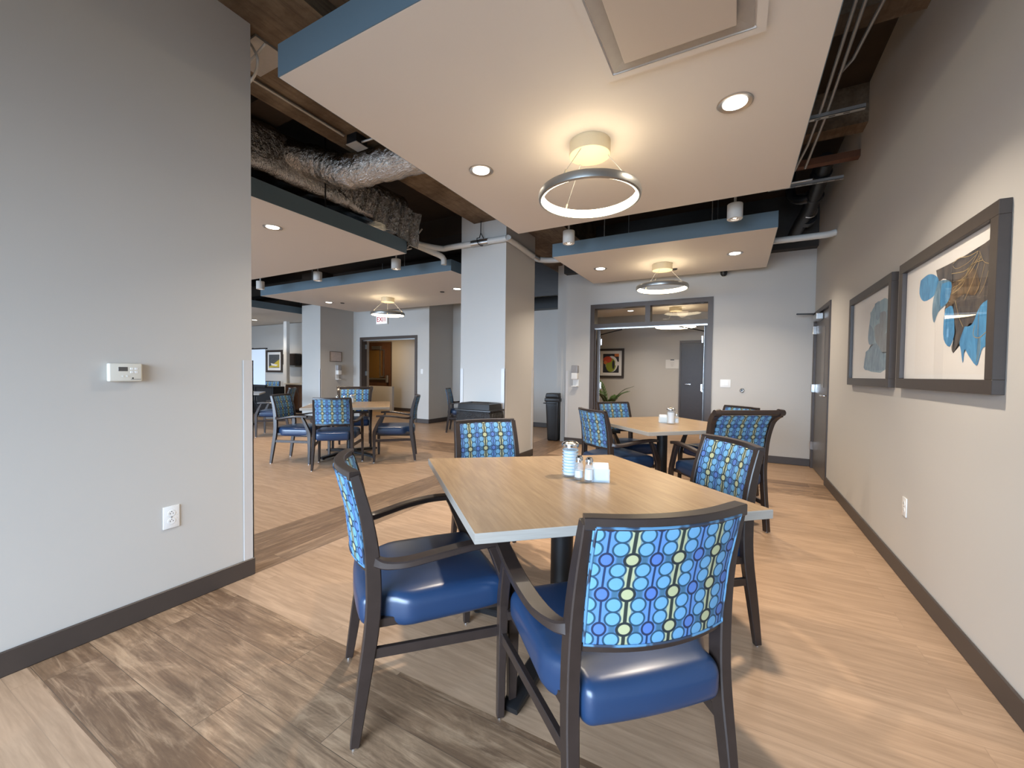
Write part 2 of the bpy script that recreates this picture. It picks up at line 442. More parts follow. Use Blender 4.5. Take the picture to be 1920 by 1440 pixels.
# window wall behind the camera: piers, sill and head with openings between
wy0, wy1 = -3.05, -2.9
bm = bmesh.new()
box(bm, -15.64, 1.1, wy0, wy1, 0, .45); box(bm, -15.64, 1.1, wy0, wy1, 2.6, TOP)
for a, b in ((-15.64, -15.2), (-11.6, -11.3), (-7.7, -7.4), (-3.9, -2.45), (.8, 1.1)): box(bm, a, b, wy0, wy1, .45, 2.6)
struct(link('wall_rear', bm, PAINT))
for i, (a, b) in enumerate(((-2.45, .8), (-7.4, -3.9), (-11.3, -7.7), (-15.2, -11.6))):
    bm = bmesh.new(); w = .05
    box(bm, a, b, wy0+.03, wy1-.03, .45, .45+w); box(bm, a, b, wy0+.03, wy1-.03, 2.6-w, 2.6)
    for x in (a, (a+b)/2-w/2, b-w): box(bm, x, x+w, wy0+.03, wy1-.03, .45+w, 2.6-w)
    wn = struct(link('window_%d' % (i+1), bm, FRAMEP))

# vestibule and exit corridor shells
wall('wall_vestibule_back', -4.6, 1.7, 11.3, 11.4, 0, 3.0)
wall('wall_vestibule_left', -4.6, -4.5, 8.92, 11.3, 0, 3.0)
wall('wall_vestibule_right', 1.6, 1.7, 7.17, 11.4, 0, 3.0)
wall('wall_corridor_back', -12.2, -6.7, 9.9, 10.0, 0, 3.0)
wall('wall_corridor_left', -12.2, -12.1, 8.4, 9.9, 0, 3.0)
wall('wall_corridor_right', -6.8, -6.7, 8.92, 9.9, 0, 3.0)
struct(link('ceiling_corridor', bx(-12.2, -6.7, 8.4, 10.0, 2.6, 2.68), PANELP))

# baseboards
def bb(name, *b): return struct(link(name, bevel(bx(*b), .004, 1), VINYLB))
BH = .104
bb('baseboard_right', XR-.012, XR, -2.9, 5.9, 0, BH)
bb('baseboard_left', XL, XL+.012, -2.9, 1.457, 0, BH)
bb('baseboard_left_end', XL-.15, XL, 1.445, 1.457, 0, BH)
bb('baseboard_far', DX1+.0, XR, YF-.012, YF, 0, BH)
bb('baseboard_far_left', -2.727, DX0, YF-.012, YF, 0, BH)
bb('baseboard_back', -6.56, -2.6, 8.788, 8.8, 0, BH)
bb('baseboard_exit', EX1, -6.55, 7.838, 7.85, 0, BH)
bb('baseboard_exit_return', -6.56, -6.548, 7.838, 8.8, 0, BH)
bb('baseboard_pier', -9.2, -9.188, 6.82, 7.85, 0, BH)
bb('baseboard_pier_front', -9.93, -9.188, 6.818, 6.83, 0, BH)
bb('baseboard_column', -2.71, -2.698, 4.774, 5.67, 0, BH)
bb('baseboard_column_front', -3.43, -2.698, 4.774, 4.786, 0, BH)
bb('baseboard_vestibule', -4.5, -1.28, 11.288, 11.3, 0, BH)
bb('baseboard_corridor', -12.1, -6.8, 9.888, 9.9, 0, BH)
bb('baseboard_side', -15.5, -9.92, 8.268, 8.28, 0, BH)

# corner guards
def guard(i, x, y, sx, sy, label):
    """L-shaped plastic guard wrapping the corner at (x,y); the legs run towards sx and sy"""
    bm = bmesh.new(); t = .006; w = .05; z0, z1 = BH, BH+1.205
    a, b = sorted((x-sx*t, x+sx*w)); c, d = sorted((y, y-sy*t)); box(bm, a, b, c, d, z0, z1)
    c, d = sorted((y-sy*t, y+sy*w)); a, b = sorted((x, x-sx*t)); box(bm, a, b, c, d, z0, z1)
    struct(link('trim_%d' % i, bm, GUARD), label)
guard(2, XL, 1.445, -1, -1, 'grey plastic corner guard at the end of the left wall')
guard(3, -2.71, 4.786, -1, 1, 'corner guard on the front right corner of the column')
guard(4, -3.43, 4.786, 1, 1, 'corner guard on the front left corner of the column')
guard(5, -2.71, 5.67, -1, -1, 'corner guard on the rear right corner of the column')
guard(6, -2.715, YF, 1, 1, 'corner guard at the left end of the far wall')
guard(7, -2.86, 7.36, -1, 1, 'corner guard on the wall stub beside the slim bin')
guard(8, -9.2, 6.83, -1, 1, 'corner guard on the pier by the notice')

# ------------------------------------------------------------------ suspended ceiling panels
PZ, PT = 2.74, 2.905
def cloud(x0, x1, y0, y1, label, sprink=None):
    t = thing('ceiling_cloud', label, 'ceiling panel', ((x0+x1)/2, (y0+y1)/2, PZ), 0, 'suspended ceiling panels')
    t['kind'] = 'thing'
    a, b = (x1-x0)/2, (y1-y0)/2
    link('soffit_board', bx(-a+.004, a-.004, -b+.004, b-.004, 0, .02), PANELP, t)
    bm = bmesh.new(); w = .03; h = PT-PZ
    box(bm, -a, a, -b, -b+w, .001, h); box(bm, -a, a, b-w, b, .001, h); box(bm, -a, -a+w, -b+w, b-w, .001, h); box(bm, a-w, a, -b+w, b-w, .001, h)
    link('fascia', bm, FASCIA, t)
    link('backing_board', bx(-a+w, a-w, -b+w, b-w, h-.012, h-.002), SOFFIT, t)
    for sx in (-1, 1):
        for sy in (-1, 1): link('hanger_rod', cy((sx*a*.5, sy*b*.75, h-.01), (sx*a*.5, sy*b*.75, TOP-PZ), .005, n=8), CONDUIT, t)
    return t
cloud(-2.083, .340, 1.303, 3.937, 'large suspended ceiling panel with blue edge over the nearest table')
cloud(-2.102, .333, 4.911, 6.635, 'suspended ceiling panel before the double doorway')
cloud(-7.35, -3.682, 1.303, 3.962, 'suspended ceiling panel beyond the left wall, below the foil duct')
cloud(-8.425, -3.695, 4.90, 7.30, 'suspended ceiling panel over the table by the exit doorway')
cloud(-14.6, -10.07, 4.9, 8.05, 'suspended ceiling panel over the far left corner with the pull-up screen')
cloud(-3.6, .9, 8.95, 10.6, 'suspended ceiling panel in the room behind the double doorway')

def deep(o):
    return o
# concrete beam and joists above
struct(link('beam_1', bx(-3.22, -2.15, -2.9, 8.6, 3.3, TOP), CONC), 'rough concrete beam running above the column')
bpy.data.objects['beam_1'].name = 'ceiling_beam'
for i, y in enumerate((1.6, 3.15, 4.55)):
    struct(link('ceiling_joist', bx(-2.15, XR, y, y+.18, 3.42, TOP), CONC), 'brown joist crossing under the deck')
for y in (-.5, 2.0, 5.4, 7.2):
    struct(link('ceiling_joist', bx(-15.5, -3.22, y, y+.3, 3.45, TOP), SOFFIT), 'dark joist crossing under the deck on the left')
tag(link('steel_angle', bx(.25, XR, 4.78, 4.86, 3.24, 3.30), RUST), 'rusty orange steel angle crossing the gap beside the right wall', 'steel bar')

# ------------------------------------------------------------------ lights and fixtures
WARM = (1.0, .80, .56)
def arealamp(x, y, z, r, power, col, spread=150, rot=(0, 0, 0), size=None):
    L = bpy.data.lights.new('lamp', 'AREA'); L.energy = power; L.color = col
    if size: L.shape = 'RECTANGLE'; L.size, L.size_y = size
    else: L.shape = 'DISK'; L.size = r*2
    L.spread = math.radians(spread)
    o = bpy.data.objects.new('lamp', L); COL.objects.link(o); o.location = (x, y, z); o.rotation_euler = rot
    return o
EMD = emis('downlight_lens', (1, .90, .76, 1), 9)
def dl_proto():
    t = empty('recessed_downlight')
    link('trim_ring', lathe(bmesh.new(), [(.060, -.001), (.084, -.007), (.090, -.004), (.090, .0), (.060, .0)], close=True), STEEL, t, True)
    link('lens', lathe(bmesh.new(), [(0, -.0035), (.061, -.0035), (.061, .0), (0, .0)]), EMD, t)
    return learn(t)
DL = dl_proto(); first = [True]
def downlight(x, y, label, power=22):
    t = DL if first[0] else dup(DL)
    first[0] = False
    t.location = (x, y, PZ); tag(t, label, 'downlight', 'recessed downlights in the panels')
    l = arealamp(x, y, PZ-.012, .055, power, (1, .86, .70), 125)
for x, y, lb in ((-1.687, 2.59, 'bright recessed downlight left of the nearest ring pendant'), (-.041, 2.587, 'largest recessed downlight, right of the nearest ring pendant'),
                 (-1.719, 5.74, 'recessed downlight left of the pendant before the double doorway'), (-.049, 5.728, 'recessed downlight right of the pendant before the double doorway'),
                 (-4.276, 2.613, 'recessed downlight in the panel beyond the left wall'), (-7.80, 6.0, 'small recessed downlight left of the pendant above the exit doorway'),
                 (-4.40, 6.016, 'recessed downlight half hidden behind the column'), (-12.6, 7.15, 'recessed downlight beside the white post in the far left corner'),
                 (-2.2, 9.8, 'recessed downlight seen through the left transom pane'), (-.2, 9.8, 'recessed downlight seen through the right transom pane'),
                 (-6.4, 2.6, 'recessed downlight in the left panel behind the left wall')):
    downlight(x, y, lb, 28 if -2.5 < x and y < 4 else (20 if x > -3 else 15))

EMR = emis('ring_diffuser', (1, .83, .55, 1), 13)
EMD2 = emis('ring_uplight', (1, .80, .52, 1), 3)
def pendant(x, y, z, R=.32, top=PZ, label='', twist=.5):
    t = thing('ring_pendant', label, 'pendant light', (x, y, top), 0, 'ring pendants')
    dz = z-top
    link('canopy', bevel(lathe(bmesh.new(), [(0, -.085), (.13, -.085), (.13, 0), (0, 0)], n=40), .002, 1), CANOPY, t, True)
    n = 72
    link('ring_housing', lathe(bmesh.new(), [(R-.004, dz-.026), (R, dz-.030), (R+.012, dz-.024), (R+.017, dz), (R+.010, dz+.022), (R-.004, dz+.030), (R-.012, dz+.027)], n=n, close=True), RINGM, t, True)
    link('ring_diffuser', lathe(bmesh.new(), [(R-.005, dz-.026), (R-.016, dz-.022), (R-.019, dz), (R-.014, dz+.026), (R-.006, dz+.024)], n=n, close=True), EMR, t, True)
    for k in range(3):
        a = twist+k*2*PI/3
        link('cable', cy((.11*math.cos(a), .11*math.sin(a), -.08), (R*math.cos(a), R*math.sin(a), dz+.025), .0022, n=6), CONDUIT, t)
        link('cable_grip', cy((R*math.cos(a), R*math.sin(a), dz+.02), (R*.93*math.cos(a), R*.93*math.sin(a), dz+.055), .006, n=8), CANOPY, t)
    l = bpy.data.lights.new('glow', 'POINT'); l.energy = 3.5; l.color = (1, .78, .50); l.shadow_soft_size = .10
    o = bpy.data.objects.new('glow', l); COL.objects.link(o); o.location = (x, y, z)
pendant(-.862, 2.60, 2.40, R=.31, label='large ring pendant over the nearest table', twist=.35)
pendant(-.908, 5.87, 2.43, label='ring pendant hanging before the double doorway', twist=.4)
pendant(-6.22, 6.16, 2.42, label='ring pendant in front of the exit sign', twist=.3)
pendant(-1.2, 9.7, 2.33, R=.42, label='ring pendant in the room behind the double doorway', twist=.2)
pendant(-12.9, 6.3, 2.36, label='ring pendant over the far left corner, mostly behind the left wall', twist=.2)

def spot_cyl(x, y, label, z0=2.71, z1=2.85, r=.066):
    t = thing('cylinder_downlight', label, 'ceiling light', (x, y, z0), 0, 'cylinder downlights in the gap between panels')
    h = z1-z0
    link('housing', lathe(bmesh.new(), [(.030, .012), (.036, .0), (r-.003, 0), (r, .003), (r, h-.003), (r-.003, h), (0, h)], n=32), LAMPW, t, True)
    link('reflector', lathe(bmesh.new(), [(0, .02), (.016, .02), (.034, .006), (.030, .013), (0, .026)], n=24), CHROME, t, True)
    link('bulb', lathe(bmesh.new(), [(0, .008), (.015, .010), (.017, .018), (0, .0195)], n=20), EMD, t)
    link('mounting_stem', cy((0, 0, h-.002), (0, 0, h+.10), .011, n=10), LAMPW, t)
    arealamp(x, y, z0-.004, .02, 5, (1, .82, .6), 70)
for x, y, lb in ((-1.687, 4.40, 'white cylinder light at the left end before the second ceiling panel'), (-.046, 4.40, 'white cylinder light at the right end before the second ceiling panel'),
                 (-4.288, 4.40, 'white cylinder light nearest the column in the left row'), (-5.99, 4.40, 'middle white cylinder light of the left row'),
                 (-7.57, 4.40, 'leftmost white cylinder light beside the left wall edge')):
    spot_cyl(x, y, lb)

# conduit track carrying the cylinder lights
def run(name, pts, r, m, label, cat, sub=1, n=10, group=None):
    o = link(name, tb(pts, r, n, sub), m, None, True); return tag(o, label, cat, group)
run('conduit', [(-2.2, 4.40, 2.965), (.2, 4.40, 2.965)], .014, CONDUIT, 'steel conduit carrying the two cylinder lights before the second panel', 'conduit')
run('conduit', [(-2.3, 4.49, 2.99), (.55, 4.49, 2.99)], .009, CONDUIT, 'thin steel conduit behind the cylinder lights of the right row', 'conduit')
run('conduit', [(-9.3, 4.40, 2.965), (-4.0, 4.40, 2.965)], .014, CONDUIT, 'steel conduit carrying the left row of cylinder lights', 'conduit')
run('conduit', [(-9.3, 4.6, 3.05), (-6.9, 4.6, 3.05), (-6.5, 4.5, 3.0), (-4.2, 4.5, 3.0), (-3.9, 4.5, 3.25)], .012, CONDUIT, 'bent steel conduit behind the left row of cylinder lights', 'conduit')
# conduits along the gap beside the right wall
run('conduit', [(.525, -1.0, 3.30), (.525, 3.9, 3.30), (.50, 4.4, 3.26), (.44, 4.75, 3.2)], .011, CONDUIT, 'leftmost steel conduit along the gap beside the right wall', 'conduit')
run('conduit', [(.57, -1.0, 3.30), (.57, 4.1, 3.30), (.54, 4.5, 3.24), (.52, 4.73, 3.2)], .011, CONDUIT, 'middle steel conduit along the gap beside the right wall', 'conduit')
run('conduit', [(.68, -1.0, 3.36), (.68, 3.0, 3.36), (.62, 3.45, 3.32), (.60, 3.75, 3.42)], .011, CONDUIT, 'rightmost steel conduit along the gap beside the right wall', 'conduit')
def strut(x0, x1, y, z, label):
    bm = bmesh.new(); box(bm, x0, x1, y-.02, y+.02, z, z+.004); box(bm, x0, x1, y-.02, y-.017, z, z+.03); box(bm, x0, x1, y+.017, y+.02, z, z+.03)
    for k in range(int((x1-x0)/.09)): box(bm, x0+.02+k*.09, x0+.06+k*.09, y-.006, y+.006, z-.0008, z-.0002, 1)
    tag(link('strut_channel', bm, [CONDUIT, SLOT]), label, 'strut channel')
strut(.20, .80, 4.0, 3.258, 'slotted steel strut under the conduits beside the right wall')
strut(.25, .88, 5.15, 3.20, 'far slotted steel strut next to the rusty angle')
# conduit on the beam with junction boxes
run('conduit', [(-3.02, -.5, 3.282), (-3.02, 2.47, 3.282)], .012, CONDUIT, 'conduit running along the concrete beam', 'conduit')
run('conduit', [(-2.9, 2.56, 3.24), (-2.3, 2.6, 3.25)], .010, CONDUIT, 'short conduit leaving the junction box under the beam', 'conduit')
t = thing('junction_box', 'square metal junction box under the concrete beam', 'junction box', (-2.96, 2.56, 3.22)); link('box_body', bbox(-.06, .06, -.06, .06, .0, .08), BLACKM, t); link('cover_plate', bbox(-.065, .065, -.065, .065, -.006, .0, .001, 1), CONDUIT, t)
run('cable', [(-2.9, 1.47, 3.02), (-2.78, 1.50, 3.12), (-2.62, 1.56, 3.28)], .008, PVC, 'white cable running under the beam above the left wall edge', 'cable', 4)
run('cable', [(-2.70, 1.50, 3.29), (-2.60, 1.50, 3.14), (-2.68, 1.52, 3.07), (-2.82, 1.54, 3.10), (-2.92, 1.50, 3.29)], .008, PVC, 'looped white cable above the left wall edge', 'cable', 4)
tag(link('beam_plate', bx(-2.95, -2.62, 1.5, 1.72, 3.285, 3.3), CONDUIT), 'pale metal plate fixed under the beam near the left wall', 'plate')

# air duct wrapped in foil with a flexible branch
def duct():
    t = thing('foil_duct', 'foil-wrapped air duct above the left ceiling panel', 'air duct', (-4.0, 2.0, 3.2))
    bm = rbox(.40, 2.9, .22, .08, 10, 40, 6, 3)
    for v in bm.verts:
        k = math.sin(v.co.y*23)*.006+math.sin(v.co.y*61+v.co.x*20)*.004; v.co += Vector((k, 0, k))
    link('trunk', bm, FOIL, t, True, loc=(-.06, -.9, .02))
    n = 60; P = smoothpath([(-.05, .30, .0), (.20, .42, .06), (.45, .62, .03), (.72, .72, -.06), (1.05, .80, -.04), (1.6, .95, .02), (2.0, 1.05, .04)], 12)
    bm = bmesh.new(); rings = []; N = 28; prev = None
    for i, p in enumerate(P):
        tt = (P[min(i+1, len(P)-1)]-P[max(i-1, 0)]).normalized()
        a = tt.orthogonal().normalized() if prev is None else (prev-tt*prev.dot(tt)).normalized(); prev = a; b = tt.cross(a)
        r = .150+.005*math.sin(i*2.2)+.004*math.sin(i*.9)
        rings.append([bm.verts.new(p+(a*math.cos(2*PI*k/N)+b*math.sin(2*PI*k/N))*(r+random.uniform(-.003, .003))) for k in range(N)])
    for A, B in zip(rings, rings[1:]):
        for k in range(N): bm.faces.new([A[k], A[(k+1) % N], B[(k+1) % N], B[k]])
    bm.faces.new(rings[0][::-1]); bm.faces.new(rings[-1])
    link('flexible_branch', bm, FOIL, t, True)
    # hanging foil wrap below the end of the trunk
    bm = bmesh.new(); n = 60; rows = []
    for j in range(7):
        row = []
        for i in range(n+1):
            u = i/n; x = .42+.10*math.sin(u*40)*.25+.03*math.sin(u*97+j)*.5-.04*j*.3; y = .95+u*1.15
            z = .05-j*.070*(.35+.65*u)+random.uniform(-.004, .004)
            row.append(bm.verts.new((x, y, z)))
        rows.append(row)
    for A, B in zip(rows, rows[1:]):
        for i in range(n): bm.faces.new([A[i], A[i+1], B[i+1], B[i]])
    bmesh.ops.solidify(bm, geom=bm.faces[:], thickness=.004)
    link('loose_wrap', bm, FOIL, t, True)
    link('hanger_strap', bx(.36, .375, .75, .757, -.32, .4), BLACKM, t)
duct()

# white pipe wrapped round the column
t = thing('white_pipe', 'thick white pipe wrapping round the column below the deck', 'pipe', (0, 0, 0))
link('pipe_run', tb([(-3.9, 4.30, 3.0), (-3.74, 4.70, 3.01), (-3.55, 4.735, 3.015), (-2.73, 4.735, 3.01), (-2.662, 4.78, 3.01), (-2.660, 5.45, 2.975), (-2.64, 5.66, 2.96), (-2.42, 5.78, 2.955), (-1.95, 5.8, 2.955)], .040, 14, 4), PVC, t, True)
link('pipe_branch', tb([(-3.90, 4.28, 2.99), (-3.82, 4.60, 2.95), (-3.74, 4.76, 2.90), (-3.735, 4.78, 2.80)], .040, 14, 4), PVC, t, True)
link('coupling', cy((-3.22, 4.735, 3.013), (-2.95, 4.735, 3.011), .044, n=18), STEEL, t, True)
link('coupling', cy((-2.66, 5.50, 2.972), (-2.645, 5.64, 2.965), .044, n=18), STEEL, t, True)
link('pipe_hanger', tb([(-3.08, 4.735, TOP), (-3.08, 4.735, 3.14), (-3.11, 4.69, 3.06), (-3.08, 4.68, 2.98), (-3.05, 4.735, 2.965), (-3.04, 4.775, 3.03), (-3.08, 4.735, 3.14)], .006, 6, 3), BLACKM, t, True)
run('white_pipe', [(.345, 5.74, 2.835), (.84, 5.74, 2.835), (.90, 5.74, 2.845), (.933, 5.74, 2.85)], .036, PVC, 'white pipe from the second panel to the right wall', 'pipe', 2, 16)
# black drain pipes in the far right corner
t = thing('drain_pipe', 'cluster of black drain pipes in the far right ceiling corner', 'pipe', (.74, 5.9, 3.2))
link('pipe_run', tb([(0, -.75, .22), (0, -.3, .16), (-.02, .1, .05), (-.07, .5, -.01), (-.10, .88, -.06)], .075, 16, 4), BLACKP, t, True)
for y, z, in ((-.55, .19), (-.1, .12), (.35, .02)): link('pipe_joint', cy((-.005, y, z), (-.01, y+.09, z-.012), .092, n=20), BLACKP, t, True)
link('pipe_branch', tb([(0, -.1, .11), (-.12, -.05, .10), (-.22, .02, .20), (-.22, .03, .5)], .05, 12, 3), BLACKP, t, True)
link('hose_clamp', cy((-.01, .18, .035), (-.012, .2, .03), .082, n=20), CHROME, t, True)

# ceiling diffuser in the near panel
t = thing('ceiling_diffuser', 'square air diffuser in the nearest ceiling panel', 'air vent', (-.264, 1.752, PZ))
def sqring(bm, a0, z0, a1, z1):
    p = [(-1, -1), (1, -1), (1, 1), (-1, 1)]
    A = [bm.verts.new((x*a0, y*a0, z0)) for x, y in p]; B = [bm.verts.new((x*a1, y*a1, z1)) for x, y in p]
    for i in range(4): bm.faces.new([A[i], A[(i+1) % 4], B[(i+1) % 4], B[i]])
bm = bmesh.new()
for a0, z0, a1, z1 in ((.343, 0, .343, -.014), (.343, -.014, .306, -.014), (.306, -.012, .302, -.004), (.302, -.004, .296, -.004), (.296, -.004, .235, .0)): sqring(bm, a0, z0, a1, z1)
link('outer_frame', bm, PANELP, t)
bm = bmesh.new(); sqring(bm, .296, -.010, .20, -.002)
link('throat', bm, mat('diffuser_grey', (.36, .34, .32, 1), .4, .2), t)
link('plaque', bbox(-.232, .232, -.232, .232, -.030, -.022, .003, 2), mat('plaque_paint', (.52, .45, .38, 1), .5, var=.01), t)
# small discs in panels
for x, y, lb in ((-7.585, 6.176, 'small dark speaker disc left of the pendant above the exit doorway'), (-4.807, 6.11, 'small dark speaker disc near the column in the left panel'), (-.80, 6.2, 'small dark disc behind the pendant before the double doorway')):
    tag(link('ceiling_disc', lathe(bmesh.new(), [(0, -.012), (.035, -.012), (.045, 0), (0, 0)]), SLOT, None, True, loc=(x, y, PZ)), lb, 'ceiling disc')
# camera dome
t = thing('dome_camera', 'small white dome camera on the far wall under the ceiling panel', 'security camera', (-.20, YF-.0, 2.79))
link('mount', cy((0, 0, .0), (0, -.03, 0), .05, n=20), WHITEP, t, True); link('dome', lathe(bmesh.new(), [(0, -.075), (.025, -.07), (.042, -.05), (.048, -.02), (.048, 0), (0, 0)], c=(0, -.07, .02)), BLACKP, t, True)

# ------------------------------------------------------------------ doors
def doorway():
    d = empty('door_1', ((DX0+DX1)/2, YF, 0)); struct(d, 'dark framed double doorway with two transom panes')
    a = (DX1-DX0)/2; w = .072; y0, y1 = -.02, .16
    bm = bmesh.new(); box(bm, -a, -a+w, y0, y1, 0, DZ); box(bm, a-w, a, y0, y1, 0, DZ); box(bm, -a+w, a-w, y0, y1, DZ-w, DZ)
    box(bm, -a+w, a-w, y0, y1, 2.055, 2.12); box(bm, -.04, .04, y0, y1, 2.12, DZ-w)
    # stop bead round the frame
    box(bm, -a+w, -a+w+.02, .03, .10, 0, 2.055); box(bm, a-w-.02, a-w, .03, .10, 0, 2.055)
    link('door_frame', bm, FRAMEP, d)
    for x0, x1 in ((-a+w, -.04), (.04, a-w)): link('transom_pane', bx(x0, x1, .055, .061, 2.12, DZ-w), PANE, d)
    link('head_track', bx(-a+w, a-w, .02, .045, 2.03, 2.053), STEEL, d)
    for s in (-1, 1):
        # leaves folded back into the room behind
        x = s*(a-w-.03)
        lf = link('door_leaf', bx(x-.022, x+.022, .15, 1.0, .01, 2.04), DOORW if s > 0 else FRAMEP, d)
        if s < 0:
            th = .30; lf.rotation_euler.z = th; px_, py_ = x, .15
            lf.location = (px_-(px_*math.cos(th)-py_*math.sin(th)), py_-(px_*math.sin(th)+py_*math.cos(th)), 0)
        link('door_edge_strip', bx(x-s*.023-.001, x-s*.023+.001, .15, .19, .01, 2.04), STEEL, lf)
        for z in (.3, 1.06, 1.82): link('hinge', bbox(x-s*.045-.012, x-s*.045+.012, .10, .16, z-.055, z+.055, .002, 1), STEEL, lf)
        link('push_bar', bbox(x-s*.05-.012, x-s*.05+.012, .35, .9, .98, 1.03, .006, 2), STEEL, lf)
        link('closer_arm', tb([(x-s*.03, .5, 1.98), (x-s*.18, .25, 2.0), (s*(a-w-.42), .05, 2.03)], .009, 6, 1), BLACKM, lf)
doorway()
def right_door():
    d = empty('door_2', (XR, 6.44, 0)); struct(d, 'grey painted door at the end of the right wall')
    bm = bmesh.new(); w = .05
    box(bm, -.014, .12, -.56, -.56+w, 0, 2.13); box(bm, -.014, .12, .54-w, .56, 0, 2.13); box(bm, -.014, .12, -.56+w, .54-w, 2.08, 2.13)
    link('door_frame', bm, FRAMEP, d)
    lf = link('door_leaf', bbox(.012, .055, -.51, .49, .008, 2.078, .002, 1), DOORP, d)
    link('vision_strip', bbox(.006, .013, -.16, .02, 1.12, 1.88, .002, 1), mat('door_lite_frame', (.16, .145, .135, 1), .4), lf)
    h = link('handle', tb([(.01, -.44, 1.03), (-.035, -.44, 1.03), (-.045, -.42, 1.03), (-.045, -.33, 1.03)], .010, 10, 2), CHROME, lf, True)
    link('handle_plate', bbox(.004, .013, -.475, -.405, .93, 1.09, .002, 1), STEEL, lf)
    for z in (.31, 1.095, 1.885): link('hinge', bbox(-.03, .012, .475, .50, z-.055, z+.055, .003, 1), CHROME, lf)
    link('door_closer', bbox(-.065, .01, -.02, .26, 1.98, 2.06, .008, 2), STEEL, lf)
    link('closer_arm', tb([(-.06, .20, 2.07), (-.24, .24, 2.085), (-.02, .46, 2.105)], .010, 6, 1), BLACKM, lf)
    struct(link('wall_closet_back', bx(XR+.3, XR+.35, 5.8, 7.1, 0, 2.2), PAINT))
right_door()
def exit_doorway():
    d = empty('door_3', ((EX0+EX1)/2, 7.85, 0)); struct(d, 'dark framed doorway under the exit sign')
    a = (EX1-EX0)/2; w = .07; bm = bmesh.new()
    box(bm, -a, -a+w, -.02, .16, 0, EZ); box(bm, a-w, a, -.02, .16, 0, EZ); box(bm, -a+w, a-w, -.02, .16, EZ-w, EZ)
    link('door_frame', bm, FRAMEP, d); link('head_track', bx(-a+w, a-w, .03, .05, EZ-w-.03, EZ-w), STEEL, d)
    for z in (1.2, 1.92): link('hinge', bx(-a+w, -a+w+.05, .10, .15, z-.06, z+.06), STEEL, d)
exit_doorway()
# brown door with push bar behind a low wall in the exit corridor
t = thing('wooden_door', 'brown wooden door with a push bar seen through the exit doorway', 'door', (-10.37, 9.84, 0))
dl = link('door_leaf', bx(-.95, .56, 0, .045, .02, 2.22), CABW, t)
link('recessed_panel', bx(-.62, .18, -.006, 0, .95, 1.95), mat('amber_wood', (.16, .085, .02, 1), .35, var=.1), dl)
link('push_bar', bbox(-.42, .47, -.07, -.03, .99, 1.045, .01, 2), STEEL, t); link('latch_case', bbox(.42, .50, -.08, 0, .90, 1.14, .01, 2), STEEL, t)
link('door_closer', bbox(-.22, .18, -.07, 0, 1.98, 2.09, .008, 2), STEEL, t)
bm = bmesh.new()
for q in ((.10, .13), (.27, .30)): box(bm, q[0], q[1], -.03, -.005, 1.08, 1.98)
box(bm, .13, .27, -.03, -.005, 1.95, 1.98); box(bm, .13, .27, -.03, -.005, 1.08, 1.11)
link('vision_frame', bm, STEEL, t)
struct(link('wall_low_partition', bx(-11.2, -9.2, 9.30, 9.38, 0, .80), PAINT), 'low beige wall below the brown door')
# dark door in the vestibule
t = thing('wooden_door', 'dark wooden door in the room behind the double doorway', 'door', (-.78, 11.3, 0))
bm = bmesh.new(); box(bm, -.50, -.46, -.03, 0, 0, 2.13); box(bm, .46, .52, -.03, 0, 0, 2.13); box(bm, -.46, .46, -.03, 0, 2.07, 2.13)
link('door_frame', bm, FRAMEP, t); link('door_leaf', bx(-.455, .455, -.018, 0, .01, 2.068), DOORW, t)
link('handle', tb([(-.36, -.02, 1.03), (-.36, -.07, 1.03), (-.34, -.08, 1.03), (-.22, -.08, 1.03)], .012, 8, 2), CHROME, t, True)

# ------------------------------------------------------------------ wall items
# thermostat (left wall, faces +X)
t = thing('thermostat', 'cream wall thermostat on the left wall', 'thermostat', (XL, .85, 1.232))
link('housing', bbox(0, .028, -.062, .062, -.043, .043, .007, 3), BEIGEP, t, True)
link('display', bbox(.027, .0288, -.028, .006, .006, .026, .0004, 1), mat('lcd_grey', (.09, .085, .08, 1), .2), t)
for y in (-.012, .004): link('button', cy((.027, y, -.018), (.030, y, -.018), .0035, n=12), WHITEP, t, True)
for y, z in ((.022, .018), (.038, .018), (.022, .002), (.038, .002)): link('button', bbox(.027, .0295, y-.006, y+.006, z-.005, z+.005, .001, 1), WHITEP, t)
bm = bmesh.new(); box(bm, .0275, .0284, .018, .056, -.0335, -.0315); link('printed_line', bm, SLOT, t)
link('printed_logo', cy((.0275, .025, -.027), (.0284, .025, -.027), .0035, n=10), SLOT, t)

def outlet(loc, rz, label):
    t = thing('wall_outlet', label, 'outlet', loc, rz, 'duplex wall outlets')
    link('cover_plate', bbox(-.036, .036, -.006, 0, -.058, .058, .003, 2), WHITEP, t, True)
    for z in (-.02, .02):
        s = link('socket_face', lathe(bmesh.new(), [(0, .0), (.0165, 0), (.0165, .0015), (0, .0015)]), WHITEP, t, True, loc=(0, -.006, z), rot=(PI/2, 0, 0))
        bm = bmesh.new(); box(bm, -.0075, -.0055, -.004, .004, .0015, .002); box(bm, .0055, .0075, -.003, .003, .0015, .002); cyl(bm, (0, .009, .0015), (0, .009, .002), .0022, n=10)
        link('slots', bm, SLOT, s)
    link('screw', cy((0, -.006, 0), (0, -.0075, 0), .003, n=10), STEEL, t)
outlet((XL, 1.033, .479), PI/2, 'white duplex outlet low on the left wall')
outlet((XR, 3.385, .455), -PI/2, 'white duplex outlet low on the right wall')
def switch(loc, rz, label, n=2):
    t = thing('light_switch', label, 'light switch', loc, rz); w = .035*n
    link('cover_plate', bbox(-w, w, -.006, 0, -.060, .060, .003, 2), WHITEP, t, True)
    for i in range(n): x = (i-(n-1)/2)*.046; link('rocker', bbox(x-.016, x+.016, -.010, -.005, -.033, .033, .002, 1), WHITEP, t)
